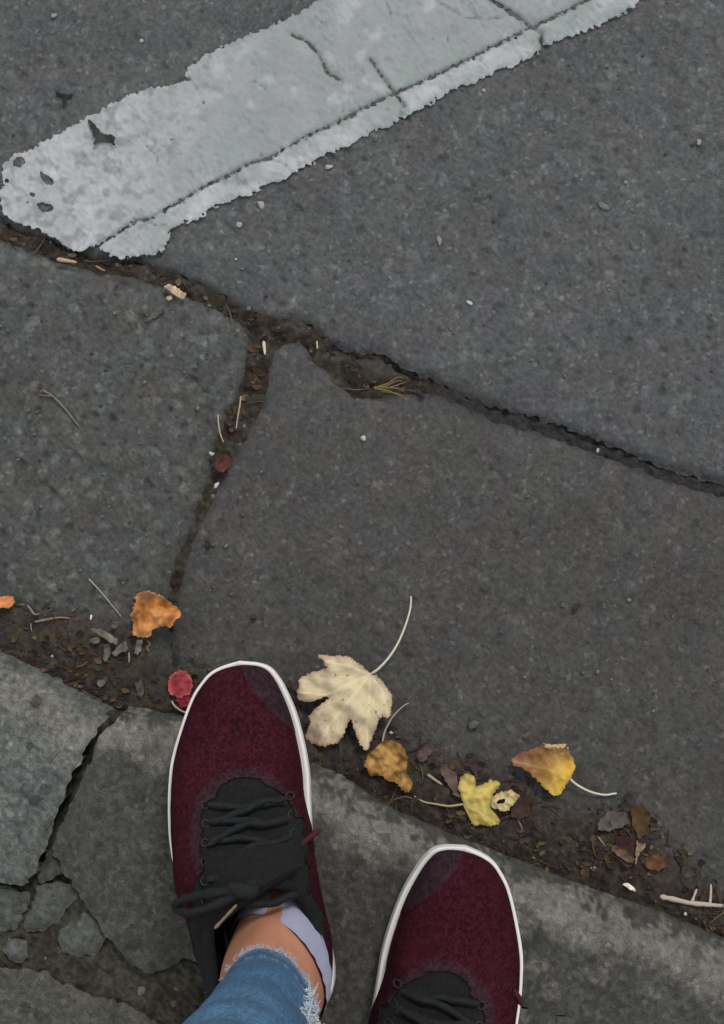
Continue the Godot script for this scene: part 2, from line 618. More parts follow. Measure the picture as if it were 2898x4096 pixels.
func build_marking() -> void:
	var root := base("road_marking")
	tag(root, "worn pale grey painted line with a chipped second coat along one edge", "", "", "structure")
	var body := outline([-298.1,-454.2, -289.2,-463.9, -272.8,-469.7, -260.1,-478.6, -245.5,-487.1, -227.2,-498.0, -210.7,-506.6, -190.5,-517.5, -173.9,-522.2, -160.9,-525.4, -144.2,-530.1, -148.1,-537.9, -127.8,-553.7, -109.2,-562.4, -86.9,-573.4, -64.5,-583.3, -45.8,-593.3, -34.6,-605.2, 33.2,-641.3, 3798.9,-2718.3, 3707.6,-2451.2, 194.6,-605.2, 175.6,-593.3, 141.6,-576.6, 96.4,-552.5, 70.1,-539.1, 32.8,-521.1, 14.1,-512.5, -19.3,-493.7, -48.9,-480.1, -78.4,-461.2, -93.1,-456.9, -126.1,-439.6, -151.7,-424.2, -171.7,-412.0, -188.1,-407.0, -217.8,-386.1, -224.3,-385.4, -229.7,-381.6, -237.1,-381.6, -250.2,-391.0, -265.1,-400.6, -283.7,-406.3, -295.7,-413.2, -299.1,-429.2, -295.8,-440.7])
	var coat := outline([-216.3,-384.6, -187.4,-405.5, -170.9,-410.5, -150.9,-422.7, -125.4,-438.1, -92.4,-455.4, -77.6,-459.6, -48.2,-478.6, -18.6,-492.2, 14.9,-510.9, 33.5,-519.5, 70.9,-537.5, 97.1,-550.9, 142.3,-575.0, 176.3,-591.7, 195.4,-603.6, 3706.6,-2448.3, 3688.9,-2396.5, 258.7,-613.2, 235.9,-601.2, 218.6,-587.3, 194.0,-575.4, 175.1,-567.5, 153.3,-560.4, 146.8,-552.9, 126.1,-541.9, 111.1,-536.0, 92.4,-526.2, 73.7,-520.3, 55.0,-506.6, 32.7,-496.9, 25.2,-489.1, 6.7,-483.2, -8.1,-473.6, -26.6,-465.8, -45.1,-456.2, -63.5,-442.7, -78.2,-438.8, -92.8,-429.2, -107.5,-425.4, -125.8,-417.7, -131.3,-411.2, -144.0,-406.3, -156.8,-400.6, -160.2,-385.4, -172.9,-377.8, -187.5,-376.6, -200.3,-374.7, -209.5,-379.7])
	var cuts := []
	for a in [
		[0.0012, [-58.8,-569.5, -45.6,-563.5, -36.2,-551.7, -28.7,-536.0, -15.6,-528.1]], [0.0014, [7.5,-547.8, 14.2,-536.0, 24.6,-522.2, 35.7,-505.4]],
		[0.0010, [-84.0,-463.9, -63.6,-455.4, -58.0,-447.7]], [0.0009, [-45.9,-480.9, -42.9,-471.6]], [0.0017, [102.6,-604.4, 119.3,-594.1, 132.3,-584.5, 142.3,-576.6, 150.5,-570.3, 149.5,-554.5]],
		[0.0009, [57.5,-602.4, 85.5,-585.3, 104.2,-582.2, 126.8,-587.7]], [0.0008, [-188.2,-409.3, -173.4,-405.5, -167.5,-401.7, -161.6,-403.2]], [0.0007, [95.6,-552.9, 100.7,-541.9]],
		[0.0008, [-144.2,-530.9, -136.6,-520.3, -131.6,-508.5]], [0.0007, [-90.1,-527.7, -82.7,-523.8, -78.1,-516.8]], [0.0009, [18.0,-603.2, 21.0,-595.7, 24.7,-586.1]], [0.0008, [-41.9,-557.6, -37.4,-562.4, -30.7,-564.7]], [0.0007, [-16.3,-502.7, -19.3,-492.6, -17.1,-484.8]], [0.0008, [-178.4,-471.6, -170.1,-463.1, -167.7,-452.3]], [0.0007, [74.2,-577.4, 71.8,-565.5, 74.7,-554.5]], [0.0008, [34.6,-506.6, 32.3,-501.9, 33.4,-496.5]]]:
		cuts.append([a[0], line(a[1], 0.003, 0.015)])
	var holes := []
	for a in [[-289.8,-458.1, -285.5,-463.1, -279.9,-461.9, -278.6,-456.9, -283.4,-453.8, -288.2,-454.2], [-267.4,-453.1, -263.6,-448.4, -256.1,-443.8, -253.4,-440.0, -258.1,-436.9, -264.5,-442.7], [-268.7,-423.1, -262.9,-423.5, -253.9,-420.0, -255.3,-415.8, -262.6,-414.7, -267.1,-418.5], [-295.2,-444.6, -291.5,-443.1, -292.1,-440.0, -295.8,-440.7], [-273.5,-433.1, -269.0,-430.8, -270.4,-427.7, -274.1,-429.2]]:
		holes.append(outline(a, 0.002))
	var keep_of := func(f: Field, x, z, ragged):
		var end := 1.0 - smoothstep(-0.23, -0.14, x + 0.25 * (z + 0.42))
		var d: float = f.at(x, z) + ragged * n_fine.get_noise_2d(x, z) + 0.0012 * n_tiny.get_noise_2d(x, z)
		for c in cuts:
			if c[0] > 0.0011:
				d = minf(d, c[1].at(x + 0.001 * n_fine.get_noise_2d(x, z), z) - (c[0] - 0.0003) * (1.0 + 0.9 * n_mid.get_noise_2d(x * 2.0, z * 2.0)))
		for h in holes:
			d = minf(d, -h.at(x, z) + 0.001 * n_tiny.get_noise_2d(x, z))
		if end > 0.0:
			d = minf(d, 0.002 * (n_fine.get_noise_2d(x * 0.9 + 2.0, z * 0.9) + 1.28 - 0.62 * end))
		return d
	var seam := line([-217.7,-385.0, -188.1,-405.9, -171.3,-411.2, -150.9,-423.5, -125.4,-438.8, -92.4,-456.2, -77.6,-460.4, -48.2,-479.4, -18.6,-493.0, 14.9,-511.7, 33.5,-520.3, 70.9,-538.3, 97.1,-551.7, 142.3,-575.8, 176.4,-592.5, 195.4,-604.4, 3707.2,-2450.1], 0.002, 0.01)
	for layer in 2:
		var f: Field = body if layer == 0 else coat
		var up := 0.0021 if layer == 0 else 0.0030
		var keep := func(x, z): return keep_of.call(f, x, z, 0.0028 if layer == 0 else 0.0042)
		var where := func(x, z):
			var d: float = maxf(keep.call(x, z), 0.0)
			var y := asphalt_height(x, z) * 1.25 * (0.55 if layer == 0 else 0.75) + up
			y -= 0.0008 * exp(-d / 0.002)
			for c in cuts:
				y -= 0.0016 * exp(-pow(c[1].at(x, z) / (c[0] + 0.0004), 2.0))
			y -= 0.0016 * exp(-pow(seam.at(x, z) / 0.0022, 2.0))
			y += 0.0009 * n_mid.get_noise_2d(x * 0.7, z * 0.7) + (0.0004 + 0.0012 * smoothstep(0.1, 0.4, n_big.get_noise_2d(x * 1.5, z * 1.5))) * n_fine.get_noise_2d(x * 1.2, z * 0.6) + 0.00025 * n_tiny.get_noise_2d(x, z)
			return Vector3(x, y, z)
		var tint := func(x, z, _p):
			var end := 1.0 - smoothstep(-0.24, -0.1, x + 0.2 * (z + 0.42))
			var c := lin(150, 153, 155, KT).lerp(lin(184, 185, 189, KT), maxf(end * (0.75 + 0.5 * n_mid.get_noise_2d(x, z)), (0.6 + 0.6 * n_mid.get_noise_2d(x * 0.7 + 2.0, z)) * layer))
			c = c.lerp(lin(176, 180, 182, KT), 0.7 * smoothstep(0.15, 0.5, n_big.get_noise_2d(x * 2.2 - 4.0, z * 2.2)))
			c = c.lerp(lin(143, 154, 151, KT), clampf(n_big.get_noise_2d(x * 1.6, z * 1.6 + 3.0) * 2.0, 0.0, 0.8) * (1.0 - end))
			var v := 1.0 + 0.08 * n_mid.get_noise_2d(x * 0.6, z * 0.6) + 0.06 * n_fine.get_noise_2d(x * 0.9, z * 0.6) + 0.07 * n_big.get_noise_2d(x * 2.0, z * 2.0 + 1.0) + 0.05 * n_tiny.get_noise_2d(x, z) + 0.16 * end * n_fine.get_noise_2d(x, z)
			var scuff := n_mid.get_noise_2d(x * 1.1 + 7.0, z * 1.1)
			v *= 1.0 - (0.10 + 0.2 * end) * smoothstep(0.28, 0.6, scuff + 0.25 * end)
			var d: float = keep.call(x, z)
			v *= 1.0 - 0.18 * exp(-maxf(d, 0.0) / 0.0015)
			# dirt held in the cracks and along the seam
			var dirt: float = 0.5 * exp(-pow(seam.at(x + 0.001 * n_fine.get_noise_2d(x, z), z) / 0.0016, 2.0)) * (0.75 + 0.5 * n_mid.get_noise_2d(x, z))
			for k in cuts:
				dirt = maxf(dirt, 0.8 * exp(-pow(k[1].at(x + 0.001 * n_fine.get_noise_2d(x, z), z) / k[0], 2.0)) * (0.8 + 0.5 * n_mid.get_noise_2d(x, z)))
			return (c * v).lerp(lin(66, 68, 66, KT), clampf(dirt, 0.0, 0.9))
		part("paint_layer" if layer == 0 else "paint_edge", sheet(reaching(-0.31, 0.32, 0.0012, -0.35, 2.6), reaching(-0.63, -0.34, 0.0012, -2.2, -0.3), where, keep, tint, 0.005), mats.paint, root)


# ---------------------------------------------------------------- kerb and pavement
func concrete_tint(x: float, z: float, tone: Color, speckle: float) -> Color:
	var v := 1.0 + 0.14 * n_big.get_noise_2d(x * 1.3, z * 1.3) + speckle * (0.27 * n_fine.get_noise_2d(x, z) + 0.13 * n_mid.get_noise_2d(x * 1.6, z * 1.6) + 0.2 * n_tiny.get_noise_2d(x, z) + 0.0 * n_mid.get_noise_2d(x, z))
	var s := n_stone.get_noise_2d(x * 0.8, z * 0.8)
	if n_cell.get_noise_2d(x * 0.8, z * 0.8) < -0.55:
		v *= 1.0 + speckle * (0.55 * maxf(s - 0.6, 0.0) - 0.9 * maxf(-s - 0.6, 0.0))
	return tone * v


func kerb_piece(called: String, edge: Array, top: float, tone: Color, speckle: float, bulge: float, root: Node, x0: float, x1: float, z0: float, z1: float, far: Array, gutter: Field = null, cut: Field = null, step := 0.0017, depth := 0.06) -> void:
	var f := outline(edge)
	var keep := func(x, z):
		var d: float = f.at(x, z) + 0.0026 * n_mid.get_noise_2d(x * 1.2, z * 1.2) + 0.0014 * n_fine.get_noise_2d(x, z)
		if cut:
			d = minf(d, cut.at(x, z) - 0.0011 - 0.0008 * n_mid.get_noise_2d(x, z))
		return d
	var where := func(x, z):
		var d: float = maxf(f.at(x, z), 0.0)
		if cut:
			d = minf(d, cut.at(x, z))
		var y := top + speckle * (0.0006 * n_fine.get_noise_2d(x, z) + 0.0009 * n_mid.get_noise_2d(x, z)) + 0.0018 * n_big.get_noise_2d(x, z)
		y -= bulge * exp(-d / 0.006)
		if gutter:
			var e: float = gutter.at(x, z)
			y -= 0.040 * pow(1.0 - clampf(e / 0.036, 0.0, 1.0), 2.0)
		return Vector3(x, y, z)
	var tint := func(x, z, _p):
		var c := concrete_tint(x, z, tone, speckle)
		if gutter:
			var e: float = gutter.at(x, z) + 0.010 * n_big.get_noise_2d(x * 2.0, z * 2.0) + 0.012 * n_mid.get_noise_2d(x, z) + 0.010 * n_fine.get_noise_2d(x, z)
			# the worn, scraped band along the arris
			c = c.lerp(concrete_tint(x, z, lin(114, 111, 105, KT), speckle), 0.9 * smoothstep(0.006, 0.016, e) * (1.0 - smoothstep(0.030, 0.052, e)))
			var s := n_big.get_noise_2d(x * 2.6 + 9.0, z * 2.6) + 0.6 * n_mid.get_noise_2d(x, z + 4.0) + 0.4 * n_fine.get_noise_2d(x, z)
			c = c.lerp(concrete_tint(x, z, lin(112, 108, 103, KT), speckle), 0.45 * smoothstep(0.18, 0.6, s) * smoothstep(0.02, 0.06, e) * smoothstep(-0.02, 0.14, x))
		return c
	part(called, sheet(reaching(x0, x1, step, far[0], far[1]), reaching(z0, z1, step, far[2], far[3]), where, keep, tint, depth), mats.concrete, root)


func build_kerb() -> void:
	var root := base("kerb")
	tag(root, "low worn concrete kerb with rounded edge between pavement and gutter", "", "", "structure")
	var K0 := [-526.2,-153.9, -349.2,-84.3, -279.2,-55.0, -244.4,-38.9, -220.0,-25.3, -200.9,-16.5, -194.6,-9.0, -197.7,1.2, -210.1,24.8, -218.8,44.9, -225.3,64.9, -234.5,88.1, -240.8,103.0, -249.3,122.8, -262.9,119.5, -273.4,117.2, -375.4,94.8, -513.6,44.9]
	var K1 := [-187.9,-0.5, -181.3,-11.4, -171.8,-15.8, -139.5,-7.6, -106.5,2.9, -72.3,16.4, -38.1,28.1, -10.9,39.9, 6.1,53.2, 29.8,66.6, 56.8,78.2, 90.5,91.5, 124.1,104.7, 157.6,117.8, 194.3,131.0, 230.9,142.4, 272.0,158.7, 460.6,232.8, 449.7,421.4, 265.5,350.8, 62.1,269.4, -37.2,231.2, -97.3,204.0, -114.2,181.4, -124.3,175.9, -131.4,174.6, -139.7,177.5, -146.6,182.7, -156.9,185.6, -167.3,181.7, -177.9,170.4, -188.9,160.3, -197.2,147.3, -204.9,137.2, -214.7,121.8, -224.4,111.6, -230.5,97.4, -232.4,89.1, -227.6,80.9, -222.8,70.6, -213.2,49.6, -208.1,37.2, -203.3,23.8, -198.2,11.0]
	var g0 := line([-1379.7,-488.0, -349.2,-84.3, -279.2,-55.0, -244.4,-38.9, -220.0,-25.3, -195.7,-12.4])
	var g1 := line([-178.6,-15.1, -139.5,-7.6, -106.5,2.9, -72.3,16.4, -38.1,28.1, -10.9,39.9, 6.1,53.2, 29.8,66.6, 56.8,78.2, 90.5,91.5, 124.1,104.7, 157.6,117.8, 194.3,131.0, 230.9,142.4, 272.0,158.7, 460.6,232.8, 1622.9,688.8])
	var crack := line([101.2,203.8, 111.4,207.0, 124.1,210.5, 140.4,214.9, 156.8,216.8])
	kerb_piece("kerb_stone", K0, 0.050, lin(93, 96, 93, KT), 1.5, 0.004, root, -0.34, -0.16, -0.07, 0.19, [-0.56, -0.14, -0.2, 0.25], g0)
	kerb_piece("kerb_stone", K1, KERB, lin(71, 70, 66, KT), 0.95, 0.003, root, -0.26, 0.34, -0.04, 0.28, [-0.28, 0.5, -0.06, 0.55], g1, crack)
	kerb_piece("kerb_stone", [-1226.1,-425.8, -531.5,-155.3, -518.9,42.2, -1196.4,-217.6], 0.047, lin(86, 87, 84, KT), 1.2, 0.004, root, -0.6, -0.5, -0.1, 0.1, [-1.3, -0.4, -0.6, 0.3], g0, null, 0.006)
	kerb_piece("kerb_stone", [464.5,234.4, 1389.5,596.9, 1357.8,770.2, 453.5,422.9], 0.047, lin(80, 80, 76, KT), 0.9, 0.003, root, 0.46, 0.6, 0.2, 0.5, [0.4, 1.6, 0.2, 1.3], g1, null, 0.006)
	# broken corner pieces behind the joint
	var bits := base("pavement")
	tag(bits, "grey pavement slab and broken concrete pieces behind the kerb", "", "", "structure")
	kerb_piece("concrete_fragment", [-290.8,123.3, -270.8,121.7, -260.8,123.6, -248.6,127.2, -249.7,136.3, -255.3,149.2, -258.4,154.4, -269.7,155.7, -289.7,154.1], 0.042, lin(74, 77, 72, KT), 1.0, 0.005, bits, -0.31, -0.24, 0.1, 0.18, [-0.32, -0.23, 0.09, 0.19])
	kerb_piece("concrete_fragment", [-237.5,98.8, -230.9,95.6, -222.0,112.6, -234.2,118.1, -242.2,121.0], 0.041, lin(70, 71, 66, KT), 1.0, 0.004, bits, -0.26, -0.2, 0.08, 0.15, [-0.27, -0.19, 0.07, 0.16])
	kerb_piece("concrete_fragment", [-242.8,123.3, -229.5,118.8, -217.5,121.4, -213.3,128.8, -220.7,138.9, -228.0,149.9, -238.8,155.1, -249.1,155.7, -252.5,152.5], 0.043, lin(78, 81, 76, KT), 1.1, 0.007, bits, -0.28, -0.2, 0.1, 0.19, [-0.29, -0.19, 0.09, 0.2])
	kerb_piece("concrete_fragment", [-210.3,141.5, -199.9,142.8, -193.7,151.2, -190.8,161.2, -197.8,172.4, -211.4,174.4, -224.0,172.4, -228.6,162.1, -225.9,153.8, -218.1,146.7], 0.042, lin(80, 83, 78, KT), 1.3, 0.007, bits, -0.25, -0.18, 0.12, 0.21, [-0.26, -0.17, 0.11, 0.22])
	kerb_piece("concrete_fragment", [-198.0,181.1, -189.3,183.7, -182.8,192.9, -184.3,201.2, -193.6,198.4, -200.1,190.1], 0.039, lin(76, 74, 66, KT), 1.1, 0.006, bits, -0.23, -0.17, 0.17, 0.23, [-0.24, -0.16, 0.16, 0.24])
	kerb_piece("concrete_fragment", [-264.9,160.5, -256.3,159.2, -250.1,164.7, -247.9,173.7, -253.0,178.2, -262.3,176.9, -267.2,169.9], 0.046, lin(92, 93, 90, KT), 1.2, 0.010, bits, -0.29, -0.25, 0.14, 0.2, [-0.3, -0.24, 0.13, 0.21])
	kerb_piece("pavement_slab", [-503.2,139.5, -302.0,178.2, -268.8,181.1, -248.2,183.3, -235.0,183.7, -225.4,193.3, -210.8,197.1, -196.4,203.2, -177.9,207.0, -160.2,213.0, -151.8,221.6, -122.3,237.1, -36.7,270.2, 262.0,381.4, 2368.7,1181.3, 2124.2,1896.8, -2545.5,1896.8, -3691.1,-900.2], 0.043, lin(80, 79, 73, KT), 1.0, 0.004, bits, -0.34, 0.1, 0.16, 0.3, [-3.0, 3.0, -1.2, 2.6])
	var soil_where := func(x, z):
		var y := 0.0345 - 0.012 * (1.0 - smoothstep(0.06, 0.15, z)) + 0.004 * n_mid.get_noise_2d(x, z) + 0.003 * n_fine.get_noise_2d(x, z)
		return Vector3(x, y, z)
	var soil_keep := outline([-195.6,-9.0, -175.0,-5.6, -37.7,127.7, -4.0,282.0, -103.1,263.0, -320.5,202.4, -324.4,104.7, -253.9,94.8])
	var soil_tint := func(x, z, _p):
		var a := n_mid.get_noise_2d(x * 0.8, z * 0.8)
		return lin(56, 52, 45, KT).lerp(lin(72, 70, 60, KT), clampf(a + 0.4, 0.0, 1.0)) * (1.0 + 0.6 * n_fine.get_noise_2d(x, z))
	tag(part("pavement_soil", sheet(steps(-0.33, 0.0, 0.0018), steps(-0.03, 0.32, 0.0018), soil_where, func(x, z): return soil_keep.at(x, z), soil_tint), mats.soil),
		"dark damp soil between the broken concrete pieces", "", "", "stuff")


# ---------------------------------------------------------------- the litter in the gutter
var litter: Field


func litter_height(x: float, z: float) -> float:
	var d: float = clampf(litter.at(x, z) / 0.03, 0.0, 1.0)
	return 0.0004 + 0.011 * d + (0.0022 * n_mid.get_noise_2d(x * 1.3, z * 1.3) + 0.0018 * n_fine.get_noise_2d(x, z)) * (0.2 + 0.8 * d)


func build_litter() -> void:
	litter = outline([-615.5,-215.9, -359.8,-122.0, -287.9,-98.9, -255.8,-92.8, -220.2,-85.7, -186.4,-77.6, -170.2,-61.7, -145.2,-48.4, -120.4,-40.7, -88.6,-30.2, -57.0,-26.7, -42.8,-9.2, -11.2,8.1, 13.3,1.2, 30.9,-2.3, 48.3,16.8, 69.2,27.1, 97.1,28.9, 117.9,37.5, 138.6,54.6, 162.8,63.2, 183.6,67.3, 204.5,63.2, 221.7,73.4, 241.9,93.8, 262.1,114.2, 285.8,126.0, 441.3,187.8, 436.9,269.9, 236.2,171.2, 65.0,107.4, -39.0,59.8, -144.0,22.0, -200.1,15.0, -285.3,-19.7, -610.8,-150.7])
	var keep := func(x, z):
		return litter.at(x, z) + 0.008 * n_mid.get_noise_2d(x, z) + 0.006 * n_fine.get_noise_2d(x, z) - 0.002
	var where := func(x, z): return Vector3(x, litter_height(x, z), z)
	var tint := func(x, z, _p):
		var a := n_mid.get_noise_2d(x + 1.0, z)
		var c := lin(62, 55, 52, KT).lerp(lin(48, 38, 35, KT), clampf(a * 1.6 + 0.2, 0.0, 1.0)).lerp(lin(66, 60, 42, KT), clampf(-a * 1.8 - 0.1, 0.0, 1.0))
		c = c.lerp(lin(68, 64, 62, KT), 1.0 - smoothstep(0.0, 0.02, litter.at(x, z)))
		return c * (1.0 + 0.55 * n_fine.get_noise_2d(x, z))
	tag(part("gutter_dirt", sheet(reaching(-0.33, 0.33, 0.0016, -0.6, 0.5), reaching(-0.16, 0.22, 0.0016, -0.3, 0.35), where, keep, tint, 0.0012), mats.soil),
		"reddish brown dirt and rotted leaf mould lying along the gutter", "", "", "stuff")
	var rng := RandomNumberGenerator.new()
	rng.seed = 77
	# flakes and needles too small and too many to count
	var flake := chip_mesh([-3.0, -1.4, -1.0, -2.2, 1.6, -1.6, 3.2, -0.2, 1.9, 1.5, -0.4, 1.9, -2.4, 1.2], 0.0, 0.0004, 0.0012, 4)
	var sliver := tube([Vector3(-0.006, 0, 0), Vector3(-0.001, 0.0007, 0.0008), Vector3(0.006, 0, -0.0004)], 0.00045, 0.0002, 5)
	var pal := [[74, 52, 44], [58, 42, 38], [92, 74, 56], [70, 66, 60], [104, 86, 66], [48, 38, 34], [84, 66, 40]]
	for kind in 2:
		var where_list := []
		var tries := 0
		while where_list.size() < (230 if kind == 0 else 150) and tries < 60000:
			tries += 1
			var x := rng.randf_range(-0.34, 0.1)
			var z := rng.randf_range(-0.45, -0.09)
			var d: float = minf(crack_main.at(x, z), crack_arm.at(x, z))
			if d > rng.randf_range(0.0, 0.011) or z > -0.2 or x > 0.06 or n_mid.get_noise_2d(x * 0.5, z * 0.5) < rng.randf_range(-0.7, 0.3):
				continue
			where_list.append(Vector3(x, -0.0035 + 0.0038 * n_mid.get_noise_2d(x * 1.4, z * 1.4), z))
		tries = 0
		while where_list.size() < (1900 if kind == 0 else 950) and tries < 60000:
			tries += 1
			var x := rng.randf_range(-0.34, 0.34)
			var z := rng.randf_range(-0.17, 0.22)
			var d: float = litter.at(x, z)
			if d < rng.randf_range(-0.012, 0.03) and not (x > 0.17 and d > 0.0):
				continue
			if n_big.get_noise_2d(x * 1.6, z * 1.6) < rng.randf_range(-0.5, 0.35):
				continue
			where_list.append(Vector3(x, maxf(litter_height(x, z), 0.001) + 0.0008, z))
		var mm := MultiMesh.new()
		mm.transform_format = MultiMesh.TRANSFORM_3D
		mm.use_colors = true
		mm.mesh = flake if kind == 0 else sliver
		mm.instance_count = where_list.size()
		for i in where_list.size():
			var b := Basis.from_euler(Vector3(rng.randf_range(-0.5, 0.5), rng.randf_range(0, TAU), rng.randf_range(-0.5, 0.5))).scaled(Vector3(rng.randf_range(0.7, 1.6), 1.0, rng.randf_range(0.6, 1.2)) * (0.22 + 1.1 * pow(rng.randf(), 2.5)) * (0.85 if kind == 0 else 1.3))
			mm.set_instance_transform(i, Transform3D(b, where_list[i]))
			var c: Array = pal[rng.randi_range(0, 6)]
			mm.set_instance_color(i, lin(c[0], c[1], c[2], 0.85 * rng.randf_range(0.35, 1.25)))
		var o := MultiMeshInstance3D.new()
		o.multimesh = mm
		o.name = "leaf_crumbs" if kind == 0 else "plant_fibres"
		o.material_override = mats.crumb
		add_child(o)
		tag(o, "small brown leaf crumbs scattered along the gutter" if kind == 0 else "thin dry plant fibres mixed into the gutter dirt", "", "", "stuff")
	# loose grit: on the left slab, in the cracks and on the soil behind the kerb
	var grit := pebble_mesh(0.001, 3, 0.7, 1.2)
	var spots := []
	while spots.size() < 900:
		var x := rng.randf_range(-0.33, 0.33)
		var z := rng.randf_range(-0.62, 0.24)
		if z > 0.17 and x < -0.1:
			spots.append(Vector3(x, 0.033, z))
		elif z < 0.02 and rng.randf() < (0.6 if x < -0.09 and z > -0.34 else 0.13):
			spots.append(Vector3(x, 0.0006 + asphalt_height(x, z), z))
	var gm := MultiMesh.new()
	gm.transform_format = MultiMesh.TRANSFORM_3D
	gm.use_colors = true
	gm.mesh = grit
	gm.instance_count = spots.size()
	for i in spots.size():
		gm.set_instance_transform(i, Transform3D(Basis.from_euler(Vector3(rng.randf_range(0, 6), rng.randf_range(0, 6), 0)).scaled(Vector3.ONE * (0.35 + 1.5 * pow(rng.randf(), 4.0))), spots[i]))
		var v := rng.randf_range(50, 105)
		gm.set_instance_color(i, lin(v, v, v * rng.randf_range(0.92, 1.02), 1.2))
	var go := MultiMeshInstance3D.new()
	go.multimesh = gm
	go.name = "grit"
	go.material_override = mats.crumb
	add_child(go)
	tag(go, "loose grey grit scattered on the asphalt and soil", "", "", "stuff")


# ---------------------------------------------------------------- leaves
func way(a: Array, heights: Array) -> Array:
	# a path over the ground: x, z pairs in millimetres with heights in millimetres spread along it
	var o := []
	var n := a.size() / 2
	for i in n:
		var t := i / float(maxi(n - 1, 1)) * (heights.size() - 1)
		var k := mini(int(t), heights.size() - 2)
		o.append(Vector3(a[i * 2], lerpf(heights[k], heights[k + 1], t - k), a[i * 2 + 1]) * 0.001)
	return o


# dome: how far the middle stands above the rim; lift: height of the rim; tone(x, z, edge distance, vein distance) the colour
func leaf_blade(edge: Array, veins: Array, lift: float, dome: float, crinkle: float, tone: Callable, seed_value: int, curl := Vector3.ZERO, hole = null) -> ArrayMesh:
	var f := outline(edge, 0.0015)
	var lo := Vector2(1e9, 1e9)
	var hi := -lo
	for q in f.poly:
		lo = lo.min(q)
		hi = hi.max(q)
	var mid := (lo + hi) / 2.0
	var half := (hi - lo).length() / 2.0
	var nz := noise(FastNoiseLite.TYPE_SIMPLEX_SMOOTH, half * 0.55, seed_value, 2)
	var vl := []
	for v in veins:
		vl.append(line(v, 0.0015, 0.04))
	var fine := []
	for v in veins:
		# side veins leaving each main vein both ways
		for k in range(1, 6):
			var t: float = k / 6.5 * (v.size() / 2 - 1)
			var i := int(t)
			var a := Vector2(v[i * 2], v[i * 2 + 1])
			var b := Vector2(v[i * 2 + 2], v[i * 2 + 3])
			var from := a.lerp(b, t - i)
			var go := (b - a).normalized() * half * 1000.0 * 0.42 * (1.0 - k / 9.0)
			for s in [-1.0, 1.0]:
				var m1 := from + go.rotated(s * 0.75) * 0.5
				var m2 := from + go.rotated(s * 0.62)
				fine.append(line([from.x, from.y, m1.x, m1.y, m2.x, m2.y], 0.0015, 0.008))
	var vd := func(x, z):
		var best := 1.0
		for v in vl:
			best = minf(best, v.at(x, z))
		for v in fine:
			if x > v.x0 and z > v.z0 and x < v.x0 + v.st * (v.nx - 1) and z < v.z0 + v.st * (v.nz - 1):
				best = minf(best, 0.0006 + 1.4 * v.at(x, z))
		return best
	var where := func(x, z):
		var q := (Vector2(x, z) - mid) / half
		var y: float = lift + dome * (1.0 - q.length_squared()) + crinkle * nz.get_noise_2d(x, z)
		y += curl.x * maxf(q.x * curl.y + q.y * curl.z - 0.35, 0.0) ** 2.0
		var v: float = vd.call(x, z)
		y -= 0.0007 * exp(-v / 0.0011)
		y += 0.0012 * sin(v * 900.0) * exp(-v / 0.006) * 0.4
		return Vector3(x, y, z)
	var keep := func(x, z):
		var d: float = f.at(x, z) + 0.0012 * n_tiny.get_noise_2d(x, z) + 0.0009 * n_fine.get_noise_2d(x, z)
		return minf(d, -hole.at(x, z)) if hole else d
	var tint := func(x, z, _p): return tone.call(x, z, maxf(f.at(x, z), 0.0), vd.call(x, z))
	return sheet(steps(lo.x - 0.002, hi.x + 0.002, 0.0008), steps(lo.y - 0.002, hi.y + 0.002, 0.0008), where, keep, tint, 0.00035)


func blend(list: Array, t: float) -> Color:
	t = clampf(t, 0.0, 1.0) * (list.size() - 1)
	var k := mini(int(t), list.size() - 2)
	return list[k].lerp(list[k + 1], t - k)


